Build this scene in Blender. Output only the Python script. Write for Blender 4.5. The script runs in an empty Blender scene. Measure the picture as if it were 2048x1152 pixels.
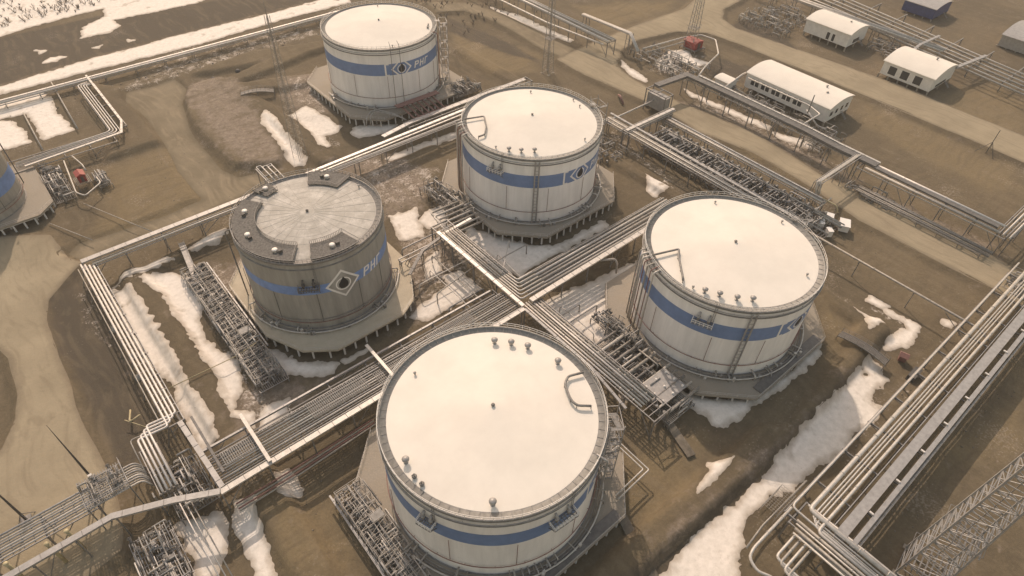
import bpy, bmesh, math, random
import numpy as np
from mathutils import Vector, Matrix
random.seed(7)
R = math.radians
SC = bpy.context.scene
COL = SC.collection
# ------------------------------------------------------------------ camera
# world axes: X and Y run along the grid of the tank farm, Z up (metres)
cam_d = bpy.data.cameras.new('Camera'); cam = bpy.data.objects.new('Camera', cam_d); COL.objects.link(cam)
cam_d.sensor_width = 36.0
cam_d.lens = 1286.476 / 2048 * 36.0
cam_d.clip_start = 1.0; cam_d.clip_end = 8000
_c, _s = math.cos(R(44.7478)), math.sin(R(44.7478))
_yaw = R(48.3)                      # heading measured from +X
_f = Vector((math.cos(_yaw) * _c, math.sin(_yaw) * _c, -_s))
_u = Vector((math.cos(_yaw) * _s, math.sin(_yaw) * _s, _c))
_r = Vector((math.sin(_yaw), -math.cos(_yaw), 0))
_ro = 0.0394606
_r2 = _r * math.cos(_ro) + _u * math.sin(_ro)
_u2 = _u * math.cos(_ro) - _r * math.sin(_ro)
M = Matrix((( _r2.x, _u2.x, -_f.x, -41.44), (_r2.y, _u2.y, -_f.y, -50.27), (_r2.z, _u2.z, -_f.z, 118.12), (0, 0, 0, 1)))
cam.matrix_world = M
SC.camera = cam
# ------------------------------------------------------------------ sky and sun
SUN_EL = 42.0
SUN_AZ = 67.0                       # direction towards the sun, measured from +X
w = bpy.data.worlds.new('World'); SC.world = w; w.use_nodes = True
nt = w.node_tree; bg = nt.nodes['Background']
sky = nt.nodes.new('ShaderNodeTexSky'); sky.sky_type = 'NISHITA'; sky.sun_disc = False
sky.sun_elevation = R(SUN_EL); sky.sun_rotation = R(90 - SUN_AZ)
sky.air_density = 2.0; sky.dust_density = 2.0; sky.ozone_density = 0.6
tint = nt.nodes.new('ShaderNodeMix'); tint.data_type = 'RGBA'; tint.blend_type = 'MULTIPLY'
tint.inputs[0].default_value = 1.0; tint.inputs[7].default_value = (1.0, 0.785, 0.64, 1)
nt.links.new(sky.outputs[0], tint.inputs[6]); nt.links.new(tint.outputs[2], bg.inputs['Color'])
bg.inputs['Strength'].default_value = 0.15
sl = bpy.data.lights.new('Sun', 'SUN'); sun = bpy.data.objects.new('Sun', sl); COL.objects.link(sun)
sl.energy = 2.3; sl.angle = R(0.53); sl.color = (1.0, 0.81, 0.65)
sd = Vector((math.cos(R(SUN_AZ)) * math.cos(R(SUN_EL)), math.sin(R(SUN_AZ)) * math.cos(R(SUN_EL)), math.sin(R(SUN_EL))))
sun.rotation_euler = sd.to_track_quat('Z', 'Y').to_euler()
SC.view_settings.view_transform = 'Standard'; SC.view_settings.look = 'None'
SC.view_settings.exposure = 0.5; SC.view_settings.gamma = 1.0
SC.cycles.max_bounces = 5; SC.cycles.diffuse_bounces = 3; SC.cycles.glossy_bounces = 2
SC.cycles.use_denoising = True
# ------------------------------------------------------------------ materials
def mat(name, col, rough=0.7, metal=0.0, var=0.12, scale=0.8, col2=None, bump=0.0, bscale=4.0, stretch=None, spec=0.4):
    m = bpy.data.materials.new(name); m.use_nodes = True
    t = m.node_tree; b = t.nodes['Principled BSDF']
    b.inputs['Roughness'].default_value = rough; b.inputs['Metallic'].default_value = metal
    b.inputs['Specular IOR Level'].default_value = spec
    tc = t.nodes.new('ShaderNodeTexCoord'); mp = t.nodes.new('ShaderNodeMapping')
    t.links.new(tc.outputs['Object'], mp.inputs['Vector'])
    if stretch: mp.inputs['Scale'].default_value = stretch
    n = t.nodes.new('ShaderNodeTexNoise'); n.inputs['Scale'].default_value = scale; n.inputs['Detail'].default_value = 6
    n.inputs['Roughness'].default_value = 0.65
    t.links.new(mp.outputs[0], n.inputs['Vector'])
    r = t.nodes.new('ShaderNodeValToRGB')
    c2 = col2 or tuple(c * (1 - 2.2 * var) for c in col)
    c1 = tuple(min(1, c * (1 + var)) for c in col)
    r.color_ramp.elements[0].position = 0.32; r.color_ramp.elements[1].position = 0.68
    r.color_ramp.elements[0].color = (*c2, 1); r.color_ramp.elements[1].color = (*c1, 1)
    t.links.new(n.outputs['Fac'], r.inputs[0]); t.links.new(r.outputs[0], b.inputs['Base Color'])
    if bump:
        n2 = t.nodes.new('ShaderNodeTexNoise'); n2.inputs['Scale'].default_value = bscale; n2.inputs['Detail'].default_value = 5
        t.links.new(tc.outputs['Object'], n2.inputs['Vector'])
        bp = t.nodes.new('ShaderNodeBump'); bp.inputs['Strength'].default_value = bump; bp.inputs['Distance'].default_value = 0.3
        t.links.new(n2.outputs['Fac'], bp.inputs['Height']); t.links.new(bp.outputs[0], b.inputs['Normal'])
    return m
M_ = {}
M_['white'] = mat('white_paint', (0.74, 0.71, 0.67), 0.5, var=0.05, scale=0.25)
M_['shell'] = mat('white_shell_paint', (0.78, 0.755, 0.73), 0.6, var=0.06, scale=0.5, stretch=(1, 1, 0.12))
M_['roof'] = mat('white_roof_paint', (0.70, 0.66, 0.595), 0.9, var=0.03, scale=0.16, spec=0.1)
M_['shellgrey'] = mat('bare_shell', (0.31, 0.295, 0.265), 0.7, metal=0.0, var=0.12, scale=0.5, stretch=(1, 1, 0.15))
M_['roofgrey'] = mat('bare_roof', (0.42, 0.40, 0.365), 0.8, var=0.10, scale=0.3, col2=(0.36, 0.34, 0.305), spec=0.1)
M_['blue'] = mat('blue_band', (0.15, 0.225, 0.40), 0.5, var=0.06, scale=0.5)
M_['blue2'] = mat('bright_blue_band', (0.17, 0.27, 0.52), 0.5, var=0.10, scale=0.5)
M_['black'] = mat('black_paint', (0.02, 0.02, 0.022), 0.5)
M_['red'] = mat('red_paint', (0.28, 0.045, 0.04), 0.5, var=0.1)
M_['redpipe'] = mat('dull_red_pipe', (0.22, 0.115, 0.10), 0.6, var=0.1)
M_['blueb'] = mat('dark_blue_cladding', (0.03, 0.05, 0.16), 0.5)
M_['alu'] = mat('aluminium_cladding', (0.50, 0.475, 0.44), 0.5, metal=0.2, var=0.10, scale=1.5)
M_['alu2'] = mat('dull_cladding', (0.33, 0.31, 0.28), 0.55, metal=0.2, var=0.14, scale=1.2)
M_['tray'] = mat('galvanised_tray', (0.34, 0.33, 0.32), 0.5, metal=0.25, var=0.10, scale=1.0)
M_['traydark'] = mat('weathered_tray', (0.14, 0.135, 0.13), 0.6, metal=0.2, var=0.14, scale=1.0)
M_['steel'] = mat('grey_steel', (0.22, 0.21, 0.20), 0.6, metal=0.2, var=0.15, scale=1.5)
M_['dark'] = mat('dark_steel', (0.09, 0.085, 0.08), 0.65, var=0.2)
M_['walk'] = mat('walkway_grating', (0.23, 0.225, 0.215), 0.6, metal=0.2, var=0.12, scale=1.5)
M_['concrete'] = mat('concrete', (0.26, 0.235, 0.20), 0.9, var=0.08, scale=0.25, col2=(0.27, 0.235, 0.185), bump=0.2, bscale=2)
M_['concretepale'] = mat('pale_concrete', (0.42, 0.37, 0.285), 0.9, var=0.07, scale=0.3, col2=(0.38, 0.33, 0.25), bump=0.2, bscale=2)
M_['pile'] = mat('pile_paint', (0.55, 0.52, 0.48), 0.7, var=0.12)
M_['yellow'] = mat('sand_yellow_paint', (0.42, 0.36, 0.22), 0.6, var=0.1)
M_['wall'] = mat('sandwich_panel', (0.66, 0.64, 0.61), 0.6, var=0.06, scale=0.6)
M_['glass'] = mat('dark_glass', (0.03, 0.035, 0.04), 0.2, var=0.1)
M_['stone'] = mat('dirty_stone', (0.19, 0.165, 0.13), 0.95, var=0.3, scale=0.3)
M_['plat'] = mat('dark_grating', (0.15, 0.143, 0.132), 0.8, var=0.25, scale=2.0, spec=.2)
M_['wood'] = mat('bare_bush', (0.16, 0.13, 0.105), 0.9, var=0.2)
M_['pipewhite'] = mat('bright_pipe_cladding', (0.66, 0.62, 0.58), 0.5, metal=0.15, var=0.06)
# ------------------------------------------------------------------ mesh helpers
class MB:
    def __init__(s): s.v = []; s.f = []; s.sm = []
    def add(s, vs, fs, smooth=False):
        n = len(s.v); s.v += [tuple(v) for v in vs]; s.f += [tuple(i + n for i in f) for f in fs]; s.sm += [smooth] * len(fs)
        return s
    def box(s, x0, x1, y0, y1, z0, z1):
        vs = [(x, y, z) for z in (z0, z1) for y in (y0, y1) for x in (x0, x1)]
        return s.add(vs, [(0, 2, 3, 1), (4, 5, 7, 6), (0, 1, 5, 4), (2, 6, 7, 3), (0, 4, 6, 2), (1, 3, 7, 5)])
    def beam(s, p, q, w_=0.2, h=None):
        p = Vector(p); q = Vector(q); d = q - p
        if d.length < 1e-6: return s
        d.normalize(); h = h or w_
        up = Vector((0, 0, 1)) if abs(d.z) < 0.95 else Vector((1, 0, 0))
        a = d.cross(up).normalized() * (w_ / 2); b = a.cross(d).normalized() * (h / 2)
        vs = [o + i * a + j * b for o in (p, q) for i, j in ((-1, -1), (1, -1), (1, 1), (-1, 1))]
        return s.add(vs, [(0, 1, 2, 3), (7, 6, 5, 4), (0, 4, 5, 1), (1, 5, 6, 2), (2, 6, 7, 3), (3, 7, 4, 0)])
    def tube(s, pts, r, n=8, close=False):
        pts = [Vector(p) for p in pts]; m = len(pts); rings = []
        ref = None
        for i, p in enumerate(pts):
            if close: a = (p - pts[i - 1]).normalized(); b = (pts[(i + 1) % m] - p).normalized()
            else:
                a = (p - pts[i - 1]).normalized() if i else (pts[1] - p).normalized()
                b = (pts[i + 1] - p).normalized() if i < m - 1 else a
            t = (a + b)
            t = t.normalized() if t.length > 1e-4 else a
            if ref is None: ref = Vector((0, 0, 1)) if abs(t.z) < 0.9 else Vector((1, 0, 0))
            x = (ref - t * ref.dot(t))
            x = x.normalized() if x.length > 1e-4 else t.orthogonal().normalized()
            ref = x; y = t.cross(x)
            k = 1 / max(0.4, math.sqrt(max(0.05, (1 + a.dot(b)) / 2)))
            rings.append([p + (x * math.cos(u) + y * math.sin(u)) * r * (k if 0 < i < m - 1 else 1) for u in [2 * math.pi * j / n for j in range(n)]])
        vs = [v for rg in rings for v in rg]; fs = []
        for i in range(m if close else m - 1):
            i2 = (i + 1) % m
            for j in range(n):
                j2 = (j + 1) % n
                fs.append((i * n + j, i * n + j2, i2 * n + j2, i2 * n + j))
        s.add(vs, fs, True)
        if not close:
            k = len(s.v) - len(vs)
            s.f.append(tuple(k + j for j in reversed(range(n)))); s.f.append(tuple(k + (m - 1) * n + j for j in range(n))); s.sm += [False, False]
        return s
    def lathe(s, prof, n=48, c=(0, 0), smooth=True, closed=False):
        vs = []; fs = []; m = len(prof)
        for r, z in prof:
            for j in range(n):
                u = 2 * math.pi * j / n; vs.append((c[0] + r * math.cos(u), c[1] + r * math.sin(u), z))
        for i in range(m if closed else m - 1):
            i2 = (i + 1) % m
            for j in range(n):
                j2 = (j + 1) % n
                fs.append((i * n + j, i * n + j2, i2 * n + j2, i2 * n + j))
        return s.add(vs, fs, smooth)
    def prism(s, poly, z0, z1):
        n = len(poly)
        vs = [(x, y, z0) for x, y in poly] + [(x, y, z1) for x, y in poly]
        return s.add(vs, [tuple(reversed(range(n))), tuple(range(n, 2 * n))] + [(i, (i + 1) % n, n + (i + 1) % n, n + i) for i in range(n)])
    def build(s, name, m, parent=None, smooth_angle=None):
        me = bpy.data.meshes.new(name); me.from_pydata(s.v, [], s.f)
        me.polygons.foreach_set('use_smooth', s.sm)
        me.materials.append(M_[m] if isinstance(m, str) else m)
        me.update()
        o = bpy.data.objects.new(name, me); COL.objects.link(o)
        if parent is not None: o.parent = parent
        return o
def tag(o, label, cat, group=None, kind=None):
    if label: o['label'] = label
    if cat: o['category'] = cat
    if group: o['group'] = group
    if kind: o['kind'] = kind
    return o
def thing(name, label, cat, loc=(0, 0, 0), rz=0, group=None):
    o = bpy.data.objects.new(name, None); COL.objects.link(o); o.location = loc; o.rotation_euler = (0, 0, rz)
    o.empty_display_size = 0.5
    return tag(o, label, cat, group)
def kids(o): return [c for c in COL.objects if c.parent == o]
_kids_cache = {}
def dup(root, loc, rz=0, label=None):
    if root.name not in _kids_cache:
        _kids_cache[root.name] = [(c, kids(c)) for c in kids(root)]
    r = root.copy(); COL.objects.link(r); r.location = loc; r.rotation_euler = (0, 0, rz)
    if label: r['label'] = label
    for c, g in _kids_cache[root.name]:
        k = c.copy(); COL.objects.link(k); k.parent = r
        for q in g:
            h = q.copy(); COL.objects.link(h); h.parent = k
    return r
def fillet(pts, rad=0.8, seg=3):
    pts = [Vector(p) for p in pts]; out = [pts[0]]
    for i in range(1, len(pts) - 1):
        a, b, c = pts[i - 1], pts[i], pts[i + 1]
        d1 = (a - b); d2 = (c - b); k = min(rad, d1.length * 0.45, d2.length * 0.45)
        p = b + d1.normalized() * k; q = b + d2.normalized() * k
        for j in range(seg + 1):
            t = j / seg; out.append(p * (1 - t) ** 2 + b * 2 * t * (1 - t) + q * t * t)
    out.append(pts[-1]); return out
ORD = ['first', 'second', 'third', 'fourth', 'fifth', 'sixth', 'seventh', 'eighth', 'ninth', 'tenth', 'eleventh', 'twelfth', 'thirteenth', 'fourteenth', 'fifteenth', 'sixteenth', 'seventeenth', 'eighteenth', 'nineteenth', 'twentieth', 'twenty-first', 'twenty-second', 'twenty-third', 'twenty-fourth', 'twenty-fifth', 'twenty-sixth', 'twenty-seventh', 'twenty-eighth', 'twenty-ninth', 'thirtieth']
def pipe(pts, r, label, group=None, m='alu', rad=0.9, n=8, name='pipe'):
    mb = MB().tube(fillet(pts, rad), r, n)
    if r >= .14:
        rn = random.Random(int(abs(pts[0][0] * 31 + pts[0][1] * 17)))
        for i in range(len(pts) - 1):      # cladding joints and flanges along the straights
            a, b = Vector(pts[i]), Vector(pts[i + 1]); L = (b - a).length; d = (b - a)
            if L < 7: continue
            d.normalize(); u = rn.uniform(1.5, 5)
            while u < L - 1.5:
                w_ = rn.choice([.05, .05, .16]); mb.tube([a + d * u, a + d * (u + w_)], r * (1.3 if w_ > .1 else 1.12), n); u += rn.uniform(3.5, 8)
    o = mb.build(name, m)
    return tag(o, label, 'pipe', group)
ROADS={
'road_mid':[(137.5,129.1),(137.0,113.2),(139.8,88.9),(140.9,79.7),(139.1,58.2),(143.3,37.4),(140.7,10.9),(137.5,-3.4),(137.8,-23.9),(138.8,-41.8),(137.9,-54.0),(152.9,-52.5),(152.4,-41.5),(155.4,-17.4),(149.5,-0.6),(152.0,7.2),(150.1,14.9),(152.2,27.1),(154.6,46.3),(152.3,64.1),(150.6,73.7),(151.1,81.8),(149.6,90.3),(151.2,102.5),(153.6,110.4),(165.8,118.5),(178.7,121.1),(199.3,116.7),(208.8,107.8),(210.9,93.5),(211.4,71.8),(212.5,20.6),(212.2,-23.0),(211.3,-34.4),(231.1,-27.9),(230.8,-16.3),(232.0,30.3),(227.7,72.6),(224.1,103.1),(227.9,113.3),(238.0,119.7),(254.4,121.4),(271.0,125.5),(250.0,140.5),(221.7,131.5),(187.8,132.5),(160.1,131.1)],
'road_north':[(128.4,210.3),(145.3,195.8),(149.1,175.8),(150.1,153.6),(150.3,131.2),(139.7,127.5),(138.9,142.0),(140.7,160.5),(140.4,178.7),(137.1,190.8),(125.8,196.9)],
'road_left':[(-65.4,147.2),(-61.4,142.9),(-52.8,137.3),(-48.6,134.0),(-47.4,121.2),(-44.8,117.2),(-50.3,112.5),(-55.3,107.4),(-57.4,100.4),(-58.1,83.3),(-58.9,65.0),(-58.1,50.7),(-58.9,41.7),(-59.9,34.2),(-61.3,31.1),(-67.0,29.9),(-77.2,26.8),(-88.5,36.2),(-88.9,80.2),(-78.2,71.5),(-73.7,67.1),(-69.7,73.7),(-67.7,80.4),(-67.3,92.5),(-68.0,96.8),(-72.9,102.8),(-82.3,137.9)],
'road_track':[(-6.2,207.3),(2.2,205.8),(10.8,206.8),(11.9,196.1),(6.5,186.2),(2.0,168.0),(1.1,154.9),(1.1,138.4),(3.7,131.2),(10.3,129.5),(9.8,123.1),(0.0,120.9),(-12.5,119.8),(-26.7,119.5),(-38.3,120.5),(-44.4,118.8),(-47.1,124.8),(-43.9,127.6),(-32.5,126.8),(-20.3,126.0),(-9.7,126.9),(-9.9,146.9),(-7.5,167.3),(-7.1,185.5),(-8.8,200.0)]}
SNOW=[
[(-42.0,102.5),(-38.5,99.7),(-37.8,93.2),(-37.8,83.5),(-37.8,70.8),(-38.5,63.5),(-38.4,59.3),(-38.0,52.8),(-37.9,48.0),(-38.9,42.6),(-42.1,43.1),(-42.4,46.9),(-41.7,52.1),(-41.9,57.0),(-40.6,62.2),(-41.9,68.5),(-43.2,74.6),(-43.1,83.1),(-42.8,95.2)],
[(-35.1,100.5),(-31.3,101.4),(-27.5,98.8),(-25.2,93.8),(-24.4,85.7),(-26.5,82.9),(-29.5,78.8),(-30.4,71.3),(-28.9,66.1),(-27.2,61.0),(-27.4,57.9),(-30.4,52.5),(-33.2,47.1),(-30.1,44.4),(-31.8,41.9),(-34.2,45.5),(-33.4,52.2),(-32.7,57.7),(-32.6,62.1),(-33.0,69.0),(-32.1,74.9),(-32.8,82.7),(-32.7,91.2)],
[(-41.1,103.4),(-35.5,105.2),(-26.7,104.9),(-26.7,103.2),(-32.5,102.8),(-39.4,103.0)],
[(-21.6,104.7),(-15.8,106.3),(-10.1,106.8),(-10.6,104.6),(-16.3,103.5),(-21.1,103.8)],
[(26.4,54.6),(31.4,52.9),(32.0,44.6),(28.8,43.6),(21.7,44.0),(13.4,44.5),(11.7,47.4),(16.3,48.8),(26.9,50.6)],
[(44.4,66.5),(48.5,58.4),(54.2,47.9),(59.6,44.4),(78.3,44.0),(76.9,41.9),(60.3,42.2),(43.2,42.0),(41.7,45.2),(41.9,54.1),(41.6,63.9)],
[(40.8,29.9),(48.3,29.5),(55.9,27.7),(66.4,26.9),(72.3,25.8),(69.8,21.7),(61.1,20.1),(52.5,16.5),(43.7,9.8),(40.2,10.6),(40.4,17.6),(40.5,25.0)],
[(-23.8,57.2),(-23.3,60.7),(-20.1,60.0),(-15.9,51.4),(-9.5,45.7),(-11.7,44.1),(-17.1,47.4),(-21.5,52.0)],
[(-8.0,45.6),(-1.5,45.3),(-1.8,44.3),(-7.8,44.5)],
[(-27.8,44.4),(-23.0,43.7),(-24.2,39.8),(-31.1,39.7)],
[(-32.9,28.4),(-30.8,27.6),(-30.7,24.5),(-31.5,21.1),(-33.5,22.0),(-34.0,24.9)],
[(-41.5,27.7),(-38.8,25.5),(-40.2,18.7),(-42.1,9.7),(-42.9,6.0),(-44.9,7.7),(-43.9,16.0),(-44.0,19.9),(-43.8,22.4)],
[(-51.9,30.2),(-44.5,27.4),(-46.0,22.3),(-46.8,19.4),(-48.8,18.3),(-51.3,16.3),(-52.9,16.5),(-51.8,21.0),(-51.9,26.2)],
[(90.3,-32.8),(90.8,-35.0),(87.9,-37.3),(87.7,-38.8),(80.7,-38.5),(78.6,-40.0),(78.9,-42.3),(76.2,-42.7),(72.2,-42.3),(68.2,-41.1),(64.0,-41.6),(62.4,-42.2),(55.3,-40.5),(49.1,-39.8),(45.7,-40.3),(41.0,-38.2),(36.1,-37.4),(31.8,-37.7),(29.0,-40.0),(25.9,-41.0),(22.2,-43.3),(17.9,-45.2),(6.1,-35.5),(12.3,-35.2),(19.3,-33.8),(27.6,-34.3),(38.4,-35.2),(46.0,-34.6),(54.4,-34.1),(63.9,-33.6),(77.9,-33.5)],
[(102.8,-22.3),(102.8,-24.3),(104.9,-28.0),(103.6,-29.6),(99.8,-28.3),(97.5,-28.4),(101.1,-25.6)],
[(109.5,-26.9),(110.2,-30.9),(110.9,-35.9),(105.3,-37.1),(101.4,-37.1),(100.9,-35.5),(96.2,-34.1),(96.5,-33.2),(102.3,-32.8),(107.0,-34.0),(108.5,-32.9),(108.5,-28.2)],
[(36.1,-26.1),(40.7,-28.5),(39.1,-29.0),(32.5,-28.7),(28.6,-28.8),(30.0,-28.3),(35.3,-27.6)],
[(42.3,-8.0),(45.4,-8.3),(48.3,-14.6),(52.3,-19.2),(58.5,-22.0),(69.9,-23.3),(84.6,-23.0),(81.1,-24.7),(67.8,-24.7),(56.6,-23.3),(50.3,-23.0),(45.8,-21.7),(45.6,-17.4)],
[(105.8,51.4),(105.7,42.2),(99.5,42.4),(99.2,46.2)],
[(-31.9,283.7),(-18.6,286.9),(-14.6,287.7),(6.2,290.0),(9.9,289.4),(7.9,280.5),(-3.1,273.6),(-6.5,263.1),(4.3,262.5),(9.6,266.2),(9.0,274.4),(46.0,271.8),(56.0,278.0),(-22.1,334.2),(-32.7,341.8),(-43.0,280.8)],
[(-24.0,262.7),(-20.9,259.2),(-23.0,257.5)],
[(-24.2,248.0),(-21.1,252.2),(-15.6,248.7),(-20.3,246.7)],
[(-5.7,250.8),(-1.6,251.8),(-4.1,248.5)],
[(7.8,250.8),(9.8,248.1),(7.7,247.9)],
[(-47.6,235.3),(-41.1,236.5),(-9.3,240.2),(24.6,242.7),(71.1,241.4),(107.9,243.0),(101.1,231.2),(66.7,232.3),(30.0,229.6),(-12.0,230.5),(-42.3,230.4),(-48.5,230.1)],
[(-49.6,223.9),(-43.6,223.7),(-30.8,223.6),(-29.3,218.3),(-30.1,204.7),(-28.7,189.9),(-37.8,189.1),(-38.0,210.7),(-45.9,211.7),(-52.0,210.6)],
[(-52.3,208.8),(-46.1,210.6),(-43.5,208.6),(-41.7,199.9),(-41.7,189.7),(-50.0,190.5),(-55.6,190.5)],
[(40.2,156.9),(41.1,151.8),(42.1,144.6),(43.1,137.5),(41.2,135.2),(35.4,135.7),(34.3,128.6),(30.9,127.5),(32.4,136.4),(33.5,149.4),(32.3,154.6)],
[(26.3,160.5),(27.1,156.4),(25.4,141.7),(25.0,132.7),(24.5,126.5),(21.7,123.6),(19.5,126.0),(21.3,139.0),(22.4,153.3)],
[(44.0,132.3),(47.3,133.9),(51.8,132.1),(59.5,126.6),(54.1,124.5),(44.4,127.1)],
[(44.8,110.8),(55.6,111.5),(75.3,109.9),(74.4,107.3),(56.2,108.0),(45.7,107.9)],
[(171.3,104.4),(179.5,106.4),(185.6,106.0),(189.9,102.2),(186.0,97.5),(188.0,89.7),(182.4,90.5),(179.9,95.7),(176.0,99.7),(170.5,93.8),(166.3,98.1)],
[(159.8,113.0),(157.7,106.1),(156.4,96.4),(153.2,94.6),(153.8,102.6),(156.1,109.0)],
[(161.8,82.6),(162.1,70.1),(163.4,61.6),(164.6,45.0),(161.8,43.8),(160.5,58.8),(159.2,76.1)],
[(161.9,42.8),(167.3,28.4),(163.0,26.9),(160.1,37.9)],
[(177.3,63.0),(175.8,47.6),(177.6,36.8),(174.2,36.0),(169.6,47.3),(171.1,60.4)],
[(38.5,79.4),(44.1,79.6),(44.4,76.3),(39.7,71.1),(35.7,72.8),(34.8,77.8)],
[(134.1,-0.0),(136.1,-1.6),(132.6,-2.5),(131.5,-0.7)],
[(29.8,84.7),(37.5,83.2),(32.1,71.4),(25.9,73.5)],
[(151.1,189.1),(155.6,172.8),(156.8,150.4),(157.3,139.8),(155.0,139.0),(151.9,156.6),(150.0,180.5)],
[(108.1,-22.1),(111.4,-22.4),(111.0,-26.8),(108.9,-26.5)],
[(26.6,62.2),(31.4,63.7),(28.0,56.0),(22.2,55.8)],
[(117.6,-38.8),(119.3,-41.3),(116.5,-41.2),(115.7,-39.5)]]
GRAV=[
[(8.6,190.5),(15.6,199.7),(23.4,197.8),(28.8,187.3),(23.7,159.0),(21.3,138.6),(19.5,129.6),(15.5,126.6),(8.1,132.3),(4.8,143.9),(5.5,166.6)],
[(41.5,180.2),(55.4,174.8),(43.8,145.9),(36.6,147.0),(33.7,160.1)],
[(-53.7,109.0),(-46.4,110.2),(-44.5,104.0),(-46.0,76.0),(-49.6,68.0),(-53.8,75.0),(-54.9,90.9)],
[(26.1,120.2),(45.8,116.0),(52.2,96.4),(39.2,80.4),(26.3,84.5),(31.6,98.9)],
[(27.1,75.3),(42.2,72.0),(35.2,55.5),(24.2,54.1),(12.1,45.5),(12.0,54.4)],
[(-4.6,97.5),(-5.7,82.8),(-23.4,61.7),(-27.0,76.8),(-23.5,92.0)],
[(13.6,-28.9),(43.8,-31.2),(67.8,-33.0),(82.5,-32.1),(81.6,-35.2),(58.5,-33.8),(46.0,-34.6),(27.6,-34.3),(12.3,-35.2),(8.6,-32.1)],
[(-34.0,53.7),(-23.7,50.7),(-15.0,43.6),(-27.8,37.1),(-37.1,38.5)],
[(-30.6,239.4),(34.7,241.5),(109.9,251.2),(106.0,244.4),(24.9,243.6),(-9.1,241.1),(-40.9,237.3),(-44.3,244.8)],
[(149.7,76.6),(154.3,68.5),(153.3,18.2),(152.1,6.8),(150.9,-0.6),(153.7,-38.3),(159.5,-34.7),(158.5,0.1),(161.5,30.8),(160.4,68.5)]]
OCHRE=[
[(184.5,166.4),(228.6,142.0),(215.0,136.8),(175.5,137.9)],
[(117.2,174.4),(130.8,170.8),(135.6,136.7),(123.4,129.1),(108.0,135.4),(106.4,152.8)],
[(208.7,34.3),(210.1,19.1),(209.3,-21.6),(196.1,-29.2),(187.5,-19.0),(189.8,9.0),(192.6,23.6)],
[(242.4,18.8),(265.1,6.8),(261.2,-5.5),(222.1,-19.8),(227.4,8.3)],
[(24.9,-12.0),(41.0,-20.4),(33.4,-26.4),(16.6,-27.6),(16.6,-19.7)],
[(119.5,-57.1),(106.7,-61.8),(82.4,-55.6),(72.2,-58.1),(92.5,-67.0)]]
SLUSH=[
[(29.9,85.0),(45.0,80.9),(43.7,66.8),(48.2,56.2),(42.8,43.3),(36.3,44.8),(28.1,41.9),(16.1,42.6),(7.5,45.2),(17.1,60.0),(22.6,70.9)],
[(-23.9,96.2),(-13.7,99.6),(-17.5,69.4),(-25.4,52.2),(-21.0,41.6),(-29.4,38.6),(-35.6,42.0),(-30.9,64.1),(-28.8,78.5)],
[(36.9,123.3),(45.7,112.7),(59.1,95.1),(43.3,83.7),(28.9,88.8),(33.7,114.7)],
[(41.6,180.6),(57.1,174.1),(43.6,142.1),(38.2,122.3),(30.4,128.3),(35.8,156.8)],
[(21.3,233.7),(89.2,215.1),(84.0,205.8),(41.6,207.2),(16.4,204.6),(-15.8,204.9)],
[(121.9,82.4),(115.4,58.9),(113.4,42.4),(102.5,37.5),(107.4,54.1),(108.7,75.8)],
[(65.0,-34.8),(73.3,-39.8),(70.1,-43.9),(61.0,-44.3),(58.2,-38.9)],
[(187.5,110.6),(193.7,94.0),(175.6,85.1),(162.5,89.7),(159.4,102.7)],
[(178.7,77.6),(178.0,62.9),(176.7,36.2),(169.1,33.5),(165.1,53.9),(167.1,73.6)],
[(160.8,80.8),(163.7,61.8),(167.5,26.6),(161.6,12.1),(156.2,19.9),(156.2,47.6),(153.1,72.2)],
[(104.0,-11.4),(111.5,-24.6),(112.1,-36.3),(104.4,-38.7),(104.6,-28.2),(99.9,-15.3)],
[(61.5,-41.6),(122.6,-38.0),(125.1,-44.6),(70.6,-45.9),(48.6,-45.7)],
[(-51.2,33.3),(-42.3,28.7),(-45.7,16.4),(-50.3,16.5),(-55.4,26.8)],
[(47.4,17.6),(62.6,14.4),(48.9,3.9),(44.4,-7.7),(29.6,-6.1),(37.2,9.3)],
[(-51.8,107.8),(-45.9,107.7),(-45.0,79.3),(-48.7,74.6),(-52.2,89.0)]]
DARKS=[
[(-43.0,280.8),(-32.3,281.6),(6.2,281.8),(45.9,270.4),(81.8,263.4),(119.2,252.8),(108.6,244.1),(25.3,244.6),(-8.6,242.9),(-40.5,239.4),(-50.0,239.5)],
[(218.6,106.2),(213.5,72.9),(213.1,28.6),(222.8,33.6),(223.1,60.1),(235.4,87.3),(243.4,108.9)],
[(193.3,93.8),(201.6,65.1),(186.2,68.8),(178.5,82.5)],
[(-55.1,107.9),(-47.6,114.7),(-44.4,108.6),(-47.8,70.1),(-48.1,47.4),(-56.2,49.6),(-56.2,70.0),(-57.5,89.1)],
[(6.0,-30.9),(17.3,-31.9),(50.3,-34.2),(78.1,-33.3),(77.3,-36.3),(57.9,-34.1),(40.4,-33.6),(12.3,-36.1)],
[(128.1,189.4),(133.1,156.4),(131.7,133.9),(125.2,150.2),(120.2,178.6)]]
LIGHT=[
[(-37.4,25.9),(-22.3,17.6),(-27.5,8.6),(-30.8,-0.6),(-41.7,8.4)],
[(-27.1,161.4),(-7.0,160.4),(-0.1,144.0),(3.3,132.6),(7.7,124.1),(-1.3,118.2),(-26.6,120.3),(-43.0,122.5),(-34.7,138.2)],
[(99.7,-15.4),(98.2,-23.3),(86.0,-30.2),(80.3,-25.6)],
[(145.5,66.1),(147.6,37.6),(143.1,12.1),(140.4,17.6),(141.5,58.4)]]
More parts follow.
